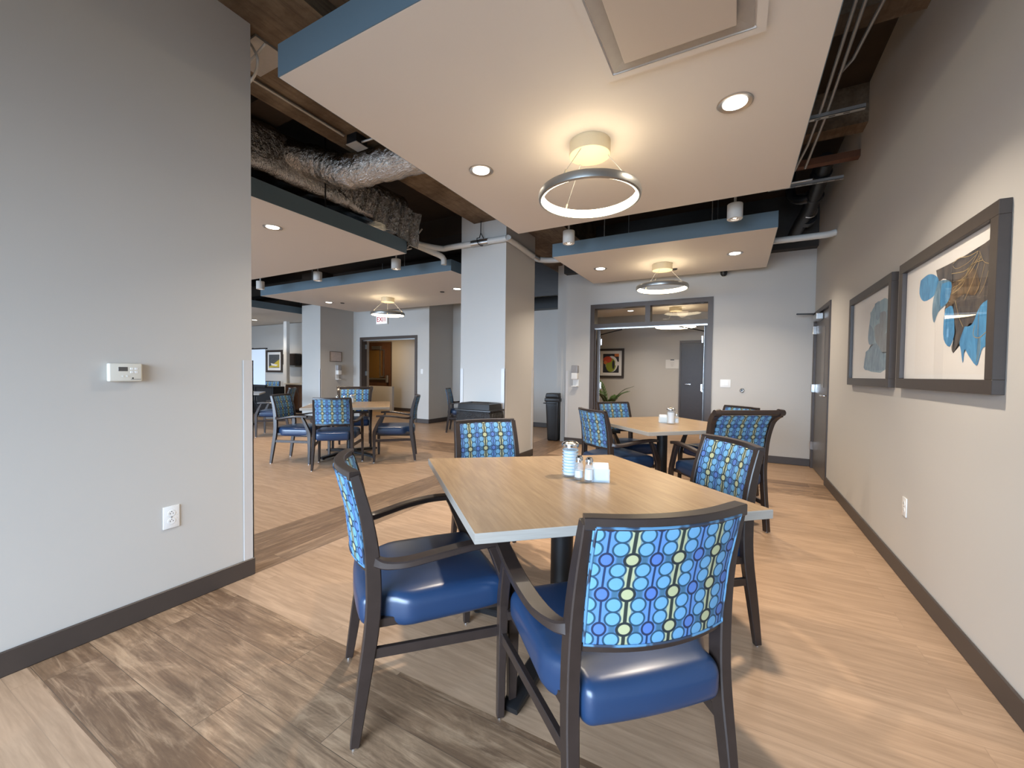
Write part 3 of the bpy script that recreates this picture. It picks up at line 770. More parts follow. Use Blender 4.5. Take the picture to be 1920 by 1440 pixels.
switch((-.143, YF, 1.135), 0, 'white double switch plate right of the double doorway', 2)
switch((-6.78, 7.85, 1.27), 0, 'white switch plate right of the exit doorway', 1)
t = thing('door_stop', 'round metal door bumper on the far wall', 'door stop', (.078, YF, 1.037)); link('bumper_cup', lathe(bmesh.new(), [(0, 0), (.03, 0), (.03, .012), (.022, .02), (.018, .012), (0, .010)]), STEEL, t, True, rot=(PI/2, 0, 0))
link('rubber_pad', lathe(bmesh.new(), [(0, .008), (.016, .010), (.012, .016), (0, .018)]), BLACKP, t, True, rot=(PI/2, 0, 0))

def sanitizer(loc, rz, label, sc=1):
    t = thing('sanitizer_dispenser', label, 'sanitizer dispenser', loc, rz, 'hand sanitizer dispensers')
    link('back_plate', bbox(-.055, .055, -.014, 0, -.19, .19, .006, 2), WHITEP, t, True)
    link('reservoir_cover', bbox(-.058, .058, -.10, -.012, .05, .19, .014, 3), mat('smoky_cover', (.32, .32, .33, 1), .15), t, True)
    link('body', bbox(-.058, .058, -.11, -.012, -.06, .055, .016, 3), WHITEP, t, True)
    link('drip_tray', bbox(-.05, .05, -.11, -.01, -.19, -.172, .006, 2), WHITEP, t, True)
sanitizer((-2.515, YF-.0005, 1.215), 0, 'white hand sanitizer dispenser left of the double doorway')
sanitizer((-9.2, 7.33, 1.22), PI/2, 'white hand sanitizer dispenser below the framed notice')
t = thing('framed_notice', 'small framed notice above the sanitizer dispenser', 'notice', (-9.2, 7.28, 1.63), PI/2)
bm = bmesh.new(); a, b, w = .18, .13, .012
box(bm, -a, a, -.015, 0, -b, -b+w); box(bm, -a, a, -.015, 0, b-w, b); box(bm, -a, -a+w, -.015, 0, -b+w, b-w); box(bm, a-w, a, -.015, 0, -b+w, b-w)
link('frame', bm, mat('bronze_frame', (.16, .12, .09, 1), .4), t); link('notice_sheet', bx(-a+w, a-w, -.008, 0, -b+w, b-w), mat('pinkish_sheet', (.52, .44, .40, 1), .7, var=.25, nscale=22), t)

# exit sign
t = thing('exit_sign', 'red and white EXIT sign on the wall above the exit doorway', 'exit sign', (-8.10, 7.85, 2.60))
link('housing', bbox(-.20, .20, -.045, 0, -.12, .12, .006, 2), WHITEP, t)
link('face', bx(-.185, .185, -.048, -.045, -.105, .105), emis('exit_face', (1, .9, .88, 1), .5), t)
def text(body, size, m, parent, loc, rot=(PI/2, 0, 0), name='lettering', ext=.001):
    c = bpy.data.curves.new(name, 'FONT'); c.body = body; c.size = size; c.align_x = 'CENTER'; c.align_y = 'CENTER'; c.extrude = ext; c.offset = size*.012
    o = bpy.data.objects.new(name, c); COL.objects.link(o); o.parent = parent; o.location = loc; o.rotation_euler = rot; c.materials.append(m)
    bpy.context.view_layer.update(); dg = bpy.context.evaluated_depsgraph_get()
    me = bpy.data.meshes.new_from_object(o.evaluated_get(dg)); n = bpy.data.objects.new(name, me); COL.objects.link(n); n.parent = parent; n.location = loc; n.rotation_euler = rot
    bpy.data.objects.remove(o, do_unlink=True); n.name = name; return n
text('EXIT', .17, CRED, t, (0, -.0495, 0))
# paper sign in vestibule
t = thing('paper_sign', 'white paper sign with three lines beside the dark door', 'sign', (-1.455, 11.3, 1.54))
link('sheet', bbox(-.16, .16, -.006, 0, -.12, .11, .001, 1), PAPER, t); link('clip', bbox(-.045, .045, -.016, -.004, .095, .115, .002, 1), BLACKP, t)
bm = bmesh.new()
for i, z in enumerate((.02, -.02, -.055)): box(bm, -.045+.008*i, .045-.008*i, -.0068, -.0062, z, z+.006)
link('printed_lines', bm, mat('faint_ink', (.35, .33, .30, 1), .8), t)

# pictures on the right wall: art laid out as thin cut shapes on the print sheet
def picture(name, y0, y1, z0, z1, label, shapes, lines=(), mats=None, pr=None, fw=.06):
    """y0<y1 on the right wall; shapes = (material index, [(y,z)..])"""
    cyy, cz = (y0+y1)/2, (z0+z1)/2
    t = thing(name, label, 'picture', (XR, cyy, cz), 0, 'framed flower prints on the right wall')
    a, b = (y1-y0)/2, (z1-z0)/2
    bm = bmesh.new()
    for q in ((-a, a, -b, -b+fw), (-a, a, b-fw, b), (-a, -a+fw, -b+fw, b-fw), (a-fw, a, -b+fw, b-fw)): box(bm, -.038, 0, q[0], q[1], q[2], q[3])
    link('frame', bevel(bm, .0015, 1), PICF, t)
    link('mat_board', bx(-.014, -.010, -a+fw, a-fw, -b+fw, b-fw), MATW, t)
    p = [(y-cyy, z-cz) for y, z in pr]
    bm = bmesh.new(); poly(bm, [(-.0143, y, z) for y, z in p], 0)
    for k, (mi, pts) in enumerate(shapes):
        q = smoothpath([(0, y-cyy, z-cz) for y, z in pts]+[(0, pts[0][0]-cyy, pts[0][1]-cz)], 3)[:-1]
        x = -.0146-.0002*k
        try: poly(bm, [(x, v.y, v.z) for v in q], mi)
        except ValueError: pass
    bmesh.ops.triangulate(bm, faces=bm.faces[:])
    for li, l in enumerate(lines):
        P = smoothpath([(0, y-cyy, z-cz) for y, z in l], 6); w = .0022 if li % 3 else .0032
        for i in range(len(P)-1):
            d = (P[i+1]-P[i]).normalized(); nn = Vector((0, -d.z, d.y))*w*.5
            x = -.0146-.0002*len(shapes)-.0002
            poly(bm, [(x, (P[i]+nn).y, (P[i]+nn).z), (x, (P[i+1]+nn).y, (P[i+1]+nn).z), (x, (P[i+1]-nn).y, (P[i+1]-nn).z), (x, (P[i]-nn).y, (P[i]-nn).z)], len(mats)-1)
    me = link('print', bm, mats, t)
    link('glazing', bx(-.0215, -.020, -a+fw, a-fw, -b+fw, b-fw), PICG, t)
    return t
def wash(name, c1, c2, sc=6):
    t = NT(name); n = t.noise(t.coords(scale=(1, 3, 1)), sc, 4, .6, dist=1.5)
    t.setp(Base_Color=t.mix(t.smooth(n, .3, .7), c1, c2), Roughness=.6); return t.m
W_P = mat('print_paper', (.78, .75, .71, 1), .6, var=.01)
W_B = wash('blue_wash', (.035, .19, .40, 1), (.09, .33, .60, 1)); W_D = wash('charcoal_wash', (.030, .030, .038, 1), (.11, .09, .075, 1))
W_G = wash('slate_wash', (.06, .15, .24, 1), (.20, .33, .43, 1)); W_BR = wash('umber_wash', (.06, .038, .022, 1), (.16, .10, .05, 1), 12); W_GO = mat('gold_ink', (.55, .40, .18, 1), .4, .4)
P2 = dict(dark=[(3.011, 1.823), (2.826, 1.820), (2.649, 1.822), (2.56, 1.824), (2.458, 1.823), (2.455, 1.675), (2.458, 1.572), (2.498, 1.568), (2.538, 1.553), (2.554, 1.478), (2.623, 1.502), (2.679, 1.456), (2.713, 1.424), (2.755, 1.391), (2.774, 1.373), (2.797, 1.405), (2.756, 1.475), (2.796, 1.552), (2.802, 1.627), (2.801, 1.688), (2.832, 1.731), (2.921, 1.761), (2.974, 1.759)],
  blueA=[(3.217, 1.811), (3.119, 1.823), (3.033, 1.805), (2.974, 1.766), (3.001, 1.718), (3.031, 1.69), (3.159, 1.683), (3.229, 1.738)],
  greyB=[(2.974, 1.759), (2.89, 1.749), (2.824, 1.723), (2.827, 1.668), (2.852, 1.635), (2.886, 1.618), (2.966, 1.594), (3.009, 1.546), (3.039, 1.597), (3.03, 1.676)],
  blueB2=[(2.93, 1.737), (2.824, 1.723), (2.832, 1.656), (2.865, 1.63), (2.938, 1.622), (2.944, 1.688)],
  blueC=[(2.877, 1.601), (2.8, 1.602), (2.772, 1.501), (2.774, 1.453), (2.818, 1.407), (2.885, 1.449), (2.893, 1.539)],
  blueD=[(2.669, 1.49), (2.599, 1.494), (2.539, 1.564), (2.458, 1.572), (2.458, 1.442), (2.486, 1.423), (2.459, 1.39), (2.504, 1.382), (2.527, 1.34), (2.551, 1.308), (2.622, 1.355), (2.661, 1.385), (2.673, 1.322), (2.698, 1.387), (2.713, 1.424)],
  greyE=[(2.545, 1.433), (2.523, 1.426), (2.523, 1.361), (2.552, 1.319), (2.546, 1.379)],
  brown=[(2.81, 1.714), (2.739, 1.724), (2.654, 1.741), (2.597, 1.739), (2.547, 1.663), (2.587, 1.621), (2.682, 1.643), (2.757, 1.632), (2.801, 1.614)])
GL = [[(2.57, 1.81), (2.622, 1.767), (2.691, 1.749), (2.821, 1.765)], [(2.558, 1.796), (2.609, 1.748), (2.688, 1.713), (2.804, 1.722)], [(2.552, 1.783), (2.642, 1.727), (2.737, 1.7), (2.813, 1.665)], [(2.546, 1.782), (2.594, 1.705), (2.636, 1.657), (2.68, 1.613)], [(2.512, 1.741), (2.547, 1.663), (2.587, 1.621)], [(2.47, 1.721), (2.505, 1.654), (2.544, 1.619)], [(2.57, 1.81), (2.648, 1.808), (2.747, 1.822), (2.812, 1.812)], [(2.574, 1.8), (2.669, 1.779), (2.769, 1.778), (2.811, 1.8)], [(2.559, 1.807), (2.523, 1.755), (2.471, 1.731)], [(2.576, 1.486), (2.584, 1.442), (2.528, 1.429), (2.459, 1.458)], [(2.539, 1.564), (2.545, 1.504), (2.545, 1.439)], [(2.458, 1.572), (2.474, 1.522), (2.459, 1.458)], [(2.769, 1.622), (2.723, 1.537), (2.682, 1.491)]]
for g in (.012, .026, .04): GL.append([(2.57-g, 1.80-g), (2.60+g, 1.76), (2.70, 1.73-g), (2.80, 1.745-2*g)])
picture('framed_picture', 2.362, 3.495, 1.187, 1.962, 'larger looking framed print of blue petals with gold lines, nearest on the right wall',
        [(4, [(2.90, 1.745), (2.79, 1.75), (2.70, 1.62), (2.70, 1.47), (2.78, 1.44), (2.86, 1.50), (2.89, 1.60), (2.86, 1.64)]), (2, P2['dark']), (1, P2['blueA']), (3, P2['greyB']), (1, P2['blueB2']), (1, P2['blueC']), (1, P2['blueD']), (3, P2['greyE']), (4, P2['brown'])], GL, [W_P, W_B, W_D, W_G, W_BR, W_GO], [(3.266, 1.828), (2.453, 1.828), (2.453, 1.27), (3.266, 1.27)])
P1 = dict(a=[(4.112, 1.814), (3.988, 1.815), (3.967, 1.727), (4.016, 1.681), (4.1, 1.718)], b=[(3.988, 1.815), (3.831, 1.812), (3.82, 1.714), (3.956, 1.726)],
  c=[(4.226, 1.762), (4.107, 1.773), (4.062, 1.686), (3.991, 1.651), (4.102, 1.637), (4.189, 1.66)], d=[(4.24, 1.672), (4.15, 1.635), (4.096, 1.582), (4.112, 1.522), (4.22, 1.509), (4.266, 1.569)],
  e=[(3.967, 1.727), (3.831, 1.715), (3.807, 1.594), (3.874, 1.562), (3.969, 1.649)], f=[(4.102, 1.637), (3.969, 1.649), (3.874, 1.562), (3.755, 1.564), (3.741, 1.434), (3.858, 1.421), (3.971, 1.479), (4.068, 1.539)],
  g=[(4.317, 1.458), (4.18, 1.485), (4.064, 1.512), (3.971, 1.479), (3.858, 1.421), (3.74, 1.428), (3.742, 1.312), (4.32, 1.312), (4.33, 1.386)], h=[(3.821, 1.72), (3.74, 1.729), (3.742, 1.621), (3.777, 1.591)])
W_L = wash('pale_blue_wash', (.16, .30, .40, 1), (.30, .42, .48, 1)); W_T = wash('taupe_wash', (.15, .16, .17, 1), (.22, .27, .30, 1))
picture('framed_picture', 3.645, 4.815, 1.184, 1.958, 'paler framed print of blue-grey petals, farther along the right wall',
        [(2, [(4.12, 1.80), (3.84, 1.81), (3.745, 1.72), (3.745, 1.32), (4.32, 1.32), (4.31, 1.45), (4.12, 1.50), (4.25, 1.60), (4.21, 1.75)]), (1, P1['a']), (2, P1['b']), (2, P1['c']), (1, P1['d']), (3, P1['e']), (3, P1['f']), (1, P1['g']), (1, P1['h'])], (), [W_P, W_G, W_L, W_T, W_T], [(4.50, 1.83), (3.735, 1.83), (3.735, 1.30), (4.50, 1.30)])

def flat_picture(loc, w, h, label, shapes, mats, fw=.06):
    t = thing('framed_picture', label, 'picture', loc)
    a, b = w/2, h/2; bm = bmesh.new()
    for q in ((-a, a, -b, -b+fw), (-a, a, b-fw, b), (-a, -a+fw, -b+fw, b-fw), (a-fw, a, -b+fw, b-fw)): box(bm, q[0], q[1], -.035, 0, q[2], q[3])
    link('frame', bm, PICF, t); link('mat_board', bx(-a+fw, a-fw, -.015, -.010, -b+fw, b-fw), MATW, t)
    bm = bmesh.new()
    for k, (mi, pts) in enumerate(shapes): poly(bm, [(x, -.0155-.0004*k, z) for x, z in pts], mi)
    bmesh.ops.triangulate(bm, faces=bm.faces[:])
    link('print', bm, mats, t)
def blob(cx, cz, rx, rz, n=20, a0=0, a1=2*PI): return [(cx+rx*math.cos(a0+(a1-a0)*i/n), cz+rz*math.sin(a0+(a1-a0)*i/n)) for i in range(n)]
A_K = mat('art_black', (.02, .02, .028, 1), .6); A_G = mat('art_olive', (.26, .30, .03, 1), .6); A_R = mat('art_red', (.55, .07, .03, 1), .6); A_W = mat('art_white', (.75, .72, .68, 1), .6); A_O = mat('art_orange', (.60, .18, .04, 1), .6)
flat_picture((-3.04, 11.3, 1.56), .72, .80, 'bright abstract print with green and red shapes beyond the double doorway',
    [(0, [(-.22, -.26), (.22, -.26), (.22, .26), (-.22, .26)]), (3, blob(.02, -.02, .17, .22)), (1, blob(.0, -.05, .14, .19)), (0, blob(.07, -.04, .035, .12)), (2, blob(-.09, .10, .12, .09)), (4, blob(-.15, .02, .05, .05)), (4, [(.10, .18), (.22, .18), (.22, .26), (.10, .26)]), (3, [(.12, -.06), (.22, -.06), (.22, .04), (.12, .04)])], [A_K, A_G, A_R, A_W, A_O])
A_Y = mat('art_yellow', (.55, .42, .05, 1), .6); A_S = mat('art_slate', (.08, .085, .09, 1), .6, var=.5, nscale=15)
flat_picture((-13.45, 8.28, 1.555), .88, .74, 'dark and yellow landscape print half hidden by the pull-up screen',
    [(1, [(-.3, -.22), (.28, -.22), (.28, .22), (-.3, .22)]), (0, [(-.3, -.18), (-.1, -.12), (.1, -.02), (.28, .06), (.28, -.2), (0, -.2), (-.3, -.22)]), (2, [(-.2, -.06), (0, -.09), (.2, -.12), (.1, -.16), (-.15, -.14)])], [A_Y, A_S, A_W], .07)

# ------------------------------------------------------------------ chairs
def yb(z):  # lean of the back posts
    P = [(0, -.285), (.2, -.258), (.42, -.228), (.60, -.228), (.75, -.247), (.93, -.292), (1.1, -.34)]
    for (a, b), (c, d) in zip(P, P[1:]):
        if z <= c: return b+(d-b)*(z-a)/(c-a)
    return P[-1][1]
def glide(parent, x, y):
    link('foot_glide', cy((x, y, 0), (x, y, .008), .014, n=12), CHROME, parent, True)
def chair_seat(t, w=.262):
    def crown(p):
        x, y, z = p
        k = max(0, 1-(x/(w+.01))**2)*max(0, 1-((y-.02)/.25)**2)
        if z > .44: z += .016*k
        if y < -.10: u_ = min(1, (-.10-y)/.10); x *= 1-.215*u_*u_*(3-2*u_)
        y2 = y-.020*(1-(x/w)**2) if y < -.1 else y
        return (x, y2, z)
    s = link('seat', rbox(w, .257, .058, .042, 12, 18, 2, 5, crown, (0, -.002, .427)), NAVY, t, True)
    return s
def make_chair(arms=True):
    t = empty('dining_armchair')
    BW = .044
    for s in (-1, 1):
        # rear leg running up into the back post
        pts = [(s*.236, yb(0), 0.006), (s*.232, yb(.2), .2), (s*.226, yb(.42), .42), (s*.222, yb(.6), .60), (s*.217, yb(.75), .75), (s*.212, yb(.905), .905)]
        lg = link('leg', bar(bmesh.new(), pts, .034, .04, (1, 0, 0), 4, ws=lambda f: .026+.010*min(1, f*3), ds=lambda f: .030+.020*math.sin(PI*min(1, max(0, f)))), ESP, t, True)
        glide(lg, s*.236, yb(0))
        pts = [(s*.284, .262, .006), (s*.281, .264, .25), (s*.279, .262, .40), (s*.281, .246, .46), (s*.284, .20, .57), (s*.286, .17, .630)]
        lg = link('leg', bar(bmesh.new(), pts, .034, .04, (1, 0, 0), 4, ws=lambda f: .026+.008*min(1, f*2), ds=lambda f: .028+.020*math.sin(PI*min(1, f*1.1))), ESP, t, True)
        glide(lg, s*.284, .262)
        pts = [(s*.228, yb(.6)+.01, .612), (s*.250, -.185, .607), (s*.276, -.12, .614), (s*.292, -.03, .630), (s*.297, .07, .642), (s*.293, .16, .644), (s*.288, .235, .640)]
        link('armrest', bar(bmesh.new(), pts, .044, .024, (1, 0, 0), 5, ws=lambda f: .026+.024*min(1, f*3), ds=lambda f: .036-.012*min(1, f*3), ch=.35), ESP, t, True)
        link('stretcher', bar(bmesh.new(), [(s*.230, yb(.30)+.01, .302), (s*.280, .262, .302)], .018, .034, (1, 0, 0), 1), ESP, t, True)
    bowz = lambda x, k=.045: -k*(1-min(1, abs(x)/.215)**2)
    # back frame: curved top rail and bottom rail
    N = 14
    for nm, zc, d, hgt, hw in (('top_rail', .905, .036, .030, .223), ('lower_rail', .574, .022, .020, .219)):
        pts = [(x, yb(zc)+bowz(x), zc) for x in [(-hw+2*hw*i/N) for i in range(N+1)]]
        link(nm, bar(bmesh.new(), pts, d, hgt, (0, 1, 0), 1, ch=.15), ESP, t, True)
    def bend(p):
        x, y, z = p
        k = max(0, 1-(x/.2)**2)*max(0, 1-((z-.742)/.16)**2)
        yy = y*(1+.5*k) if y > 0 else y
        return (x, yb(z)+bowz(x)+yy, z)
    bp = link('backrest', rbox(.206, .021, .158, .012, 16, 1, 12, 3, bend, (0, .0, .742), uv=(.407, .105)), FAB, t, True)
    bm = bmesh.new()
    loop = [(-.202, .897), (.202, .897), (.202, .587), (-.202, .587), (-.202, .897)]
    pts = []
    for (x0, z0), (x1, z1) in zip(loop, loop[1:]):
        for i in range(10): f = i/10; x = x0+(x1-x0)*f; z = z0+(z1-z0)*f; pts.append((x, yb(z)+bowz(x)-.020, z))
    pts.append(pts[0]); tube(bm, pts, .0035, 6, 1)
    link('piping', bm, PIPI, bp, True)
    chair_seat(t)
    bm = bmesh.new()
    for s in (-1, 1): bar(bm, [(s*.215, yb(.38), .395), (s*.250, .24, .395)], .02, .03, (1, 0, 0), 1)
    bar(bm, [(-.27, .225, .395), (.27, .225, .395)], .03, .02, (0, 0, 1), 1); bar(bm, [(-.20, -.18, .395), (.20, -.18, .395)], .03, .02, (0, 0, 1), 1)
    link('seat_frame', bm, ESP, t, True)
    return learn(t)
def make_scroll():
    t = empty('scroll_back_armchair')
    def ys(z):
        P = [(0, -.275), (.42, -.225), (.6, -.225), (.75, -.24), (.88, -.275), (.94, -.315), (.965, -.35)]
        for (a, b), (c, d) in zip(P, P[1:]):
            if z <= c: return b+(d-b)*(z-a)/(c-a)
        return P[-1][1]
    for s in (-1, 1):
        pts = [(s*.245, ys(0), .006), (s*.245, ys(.42), .42), (s*.247, ys(.6), .60), (s*.250, ys(.75), .75), (s*.258, ys(.88), .88), (s*.266, ys(.94), .935), (s*.272, ys(.965), .958)]
        lg = link('leg', bar(bmesh.new(), pts, .045, .05, (1, 0, 0), 4, ws=lambda f: .032+.016*f), ESP, t, True); glide(lg, s*.245, ys(0))
        pts = [(s*.284, .262, .006), (s*.281, .264, .25), (s*.279, .262, .40), (s*.284, .20, .57), (s*.286, .17, .640)]
        lg = link('leg', bar(bmesh.new(), pts, .036, .042, (1, 0, 0), 4), ESP, t, True); glide(lg, s*.284, .262)
        pts = [(s*.240, ys(.62), .62), (s*.27, -.14, .625), (s*.292, -.03, .645), (s*.297, .07, .655), (s*.293, .16, .655), (s*.288, .235, .645)]
        link('armrest', bar(bmesh.new(), pts, .048, .026, (1, 0, 0), 5, ch=.4), ESP, t, True)
        link('stretcher', bar(bmesh.new(), [(s*.24, ys(.22)+.01, .225), (s*.281, .262, .235)], .018, .034, (1, 0, 0), 1), ESP, t, True)
    link('top_rail', cy((-.25, -.358, .968), (.25, -.358, .968), .021, n=16), ESP, t, True)
    for s in (-1, 1): link('rail_end', cy((s*.25, -.358, .968), (s*.295, -.358, .968), .030, .024, n=16), ESP, t, True)
    link('lower_rail', bar(bmesh.new(), [(-.24, ys(.555), .555), (.24, ys(.555), .555)], .03, .035, (0, 1, 0), 1), ESP, t, True)
    def bend(p): return (p[0], ys(p[2])+p[1], p[2])
    link('backrest', rbox(.225, .022, .185, .012, 10, 1, 18, 3, bend, (0, 0, .758), uv=(.42, .062)), FAB, t, True)
    chair_seat(t)
    bm = bmesh.new()
    for s in (-1, 1): bar(bm, [(s*.235, ys(.38), .395), (s*.255, .24, .395)], .02, .03, (1, 0, 0), 1)
    bar(bm, [(-.27, .225, .395), (.27, .225, .395)], .03, .02, (0, 0, 1), 1)
    link('seat_frame', bm, ESP, t, True)
    return learn(t)
CH = make_chair(); SC = make_scroll(); used = set()
def place(proto, x, y, ang, label, group):
    t = proto if proto.name not in used else dup(proto)
    used.add(proto.name); t.location = (x, y, 0); t.rotation_euler = (0, 0, math.radians(ang-90)); tag(t, label, 'chair', group)
G1, G2, G3 = 'armchairs round the nearest table', 'armchairs round the table before the double doorway', 'armchairs round the table by the exit doorway'
place(CH, -1.097, 1.305, 52, 'blue circle-patterned armchair on the left side of the nearest table, seen in profile', G1)
place(CH, -.341, 1.285, 133.5, 'biggest armchair in view, its patterned back towards the viewer', G1)
place(CH, -.255, 2.24, 215, 'patterned armchair on the right side of the nearest table, partly behind the table', G1)
place(CH, -1.325, 2.31, -36, 'patterned armchair at the far side of the nearest table, below the black bin', G1)
place(CH, -1.01, 4.02, 50, 'patterned armchair at the near left side of the table before the double doorway', G2)
place(CH, -1.09, 4.77, -41, 'armchair whose back shows in front of the potted plant', G2)
place(SC, -.12, 3.94, 127, 'armchair with thick rolled top rail at the second table', G2)
place(CH, -.15, 4.95, 225, 'armchair mostly hidden behind the rolled-top chair at the second table', G2)
place(CH, -5.33, 3.655, 27, 'armchair with dull olive-looking front at the left of the table by the exit doorway', G3)
place(CH, -4.62, 3.68, 130, 'patterned armchair with its back to us at the table by the exit doorway', G3)
place(SC, -5.55, 4.74, -45, 'rolled-top armchair behind the table by the exit doorway', G3)
place(CH, -4.33, 4.45, 220, 'armchair seen from the side, right of the table by the exit doorway', G3)
place(CH, -5.12, 7.2, 28, 'armchair half hidden behind the column', 'armchairs farther back')
place(CH, -7.85, 4.85, 225, 'armchair with pale reflection on its seat beside the left wall edge', 'armchairs farther back')
place(CH, -12.6, 7.6, -45, 'armchair right of the pull-up screen below the yellow print', 'armchairs farther back')

# ------------------------------------------------------------------ tables
def table(c, corners, label, ztop=.755, th=.034):
    t = thing('dining_table', label, 'table', (c[0], c[1], 0), 0, 'square dining tables')
    P = [(x-c[0], y-c[1]) for x, y in corners]
    bm = bmesh.new(); L = bm.loops.layers.uv.new('UVMap')
    e = .0025
    def ring(z, k): return [bm.verts.new((x*k, y*k, z)) for x, y in P]
    r0, r1, r2, r3 = ring(ztop-th, .998), ring(ztop-th+e, 1), ring(ztop-e, 1), ring(ztop, .997)
    for A, B in ((r0, r1), (r1, r2), (r2, r3)):
        for i in range(len(P)):
            f = bm.faces.new([A[i], A[(i+1) % len(P)], B[(i+1) % len(P)], B[i]]); f.material_index = 1
    f = bm.faces.new(r3); f.material_index = 0; bm.faces.new(r0[::-1]).material_index = 1
    ax = Vector((corners[0][0]-corners[1][0], corners[0][1]-corners[1][1])).normalized(); ay = Vector((-ax.y, ax.x))
    for f in bm.faces:
        for l in f.loops: q = Vector((l.vert.co.x, l.vert.co.y)); l[L].uv = (q.dot(ax)+c[0], q.dot(ay)+c[1])
    link('tabletop', bm, [OAK, OAKE], t)
    link('pedestal', lathe(bmesh.new(), [(0, .05), (.10, .05), (.10, .065), (.052, .08), (.052, .70), (.052, ztop-th-.012), (0, ztop-th-.012)], n=32), BLACKM, t, True)
    link('top_plate', bbox(-.16, .16, -.16, .16, ztop-th-.014, ztop-th-.0005, .002, 1), BLACKM, t)
    for k in range(4):
        a = k*PI/2; d = Vector((math.cos(a), math.sin(a), 0)); sd = Vector((-d.y, d.x, 0))
        lg = link('foot', bar(bmesh.new(), [d*.04+V3(0, 0, .055), d*.28+V3(0, 0, .042), d*.46+V3(0, 0, .028), d*.50+V3(0, 0, .022)], .07, .03, sd, 3, ws=lambda f: .085-.02*f, ds=lambda f: .042-.018*f, ch=.4), BLACKM, t, True)
        link('levelling_foot', cy(d*.465, d*.465+V3(0, 0, .018), .02, n=14), BLACKP, lg, True)
    return t
table((-.70, 1.80), [(-1.545, 1.848), (-.696, 1.053), (.132, 1.805), (-.665, 2.528)], 'square oak-topped table nearest the viewer, with a sugar jar and shakers')
table((-.66, 4.49), [(-1.46, 4.50), (-.656, 3.69), (.14, 4.49), (-.66, 5.30)], 'square oak-topped table before the double doorway')
table((-5.09, 4.29), [(-5.90, 4.30), (-5.07, 3.45), (-4.27, 4.27), (-5.11, 5.12)], 'square oak-topped table by the exit doorway')
table((-9.68, 5.0), [(-10.4, 5.0), (-9.65, 4.25), (-8.92, 5.15), (-9.7, 5.75)], 'dining table at the far left, its corner beside the left wall edge')

# ------------------------------------------------------------------ table things
TZ = .755
def sugar(x, y, label, h=.135, ribbed=True):
    t = thing('sugar_jar', label, 'sugar jar', (x, y, TZ), 0, 'glass sugar jars')
    r = .037; prof = [(0, .004), (.040, .002), (.042, .010)]
    n = 9
    for i in range(n*2+1): z = .014+(h-.040)*i/(n*2); prof.append((r+(.0018 if i % 2 else -.0008)*(1 if ribbed else .2), z))
    prof += [(.034, h-.022), (.034, h-.012), (.032, h-.012), (.032, h-.024)]
    prof += [(.0335, h-.03), (.0335, .009), (0, .009)]
    link('glass_body', lathe(bmesh.new(), prof, n=36), GLASS, t, True)
    if ribbed:
        for i in range(8): link('glass_rib', lathe(bmesh.new(), [(.0375, .022+i*.0145), (.0395, .0245+i*.0145), (.0375, .027+i*.0145)], n=36, close=True), RIBG, t, True)
    link('sugar', lathe(bmesh.new(), [(0, .0095), (.0330, .0095), (.0332, h-.036), (0, h-.030)], n=28), CERAM, t, True)
    link('lid', lathe(bmesh.new(), [(0, h+.012), (.012, h+.012), (.030, h+.008), (.041, h-.001), (.042, h-.006), (.041, h-.016), (.0355, h-.016), (.0355, h-.006), (0, h-.002)], n=36), CHROME, t, True)
def shaker(x, y, label, fill=.6):
    t = thing('shaker', label, 'shaker', (x, y, TZ), 0, 'glass salt and pepper shakers'); t.scale = (1.25, 1.25, 1.3)
    link('glass_body', lathe(bmesh.new(), [(0, .003), (.0185, .0015), (.019, .008), (.017, .05), (.013, .062), (.0125, .068), (.0112, .068), (.0118, .060), (.0152, .05), (.0165, .009), (0, .008)], n=12), GLASS, t)
    link('filling', lathe(bmesh.new(), [(0, .0085), (.0160, .0095), (.0152, .0095+.04*fill), (0, .0095+.04*fill)], n=12), CERAM, t)
    link('cap', lathe(bmesh.new(), [(0, .088), (.009, .087), (.0135, .081), (.0142, .070), (.0142, .064), (.0132, .064), (.0132, .078), (0, .084)], n=24), CHROME, t, True)
sugar(-.700, 1.893, 'ribbed glass sugar jar with a chrome lid on the nearest table', .160)
shaker(-.640, 1.850, 'glass shaker next to the ribbed sugar jar on the nearest table', .6)
shaker(-.585, 1.832, 'glass shaker in front of the sweetener packets on the nearest table', .9)
def packets(x, y, rz, label):
    t = thing('packet_holder', label, 'packet holder', (x, y, TZ), rz, 'sweetener packet holders'); t.scale = (1.2, 1.2, 1.35)
    bm = bmesh.new(); box(bm, -.034, .034, -.022, .022, 0, .003)
    for s in (-1, 1): box(bm, -.034, .034, s*.022-.0015, s*.022+.0015, 0, .045)
    link('holder', bm, ACRYL, t)
    for i in range(5): link('packet', bbox(-.030, .030, -.017+i*.008, -.0125+i*.008, .004, .055+.004*(i % 3), .001, 1), PAPER, t, rot=(0, 0, 0))
packets(-.545, 1.875, math.radians(20), 'small holder of white sweetener packets on the nearest table')
sugar(-.575, 4.455, 'smooth glass sugar jar on the table before the double doorway', .155, False)
shaker(-.525, 4.50, 'glass shaker behind the sugar jar on the second table', .8)
packets(-.66, 4.52, .3, 'packet holder behind the sugar jar on the second table')
def at3(x, y): return (x, y)
sugar(-5.30, 4.50, 'glass sugar jar on the table by the exit doorway', .12, False)
shaker(-5.42, 4.45, 'glass shaker on the table by the exit doorway, right of its neighbour', .9)
shaker(-5.50, 4.38, 'glass shaker on the table by the exit doorway, left of its neighbour', .9)
tag(link('paper_sheet', bx(-.14, .14, -.10, .10, 0, .002), PAPER, None, loc=(-5.45, 4.05, TZ+.0005), rot=(0, 0, .3)), 'white sheet of paper lying on the table by the exit doorway', 'paper')
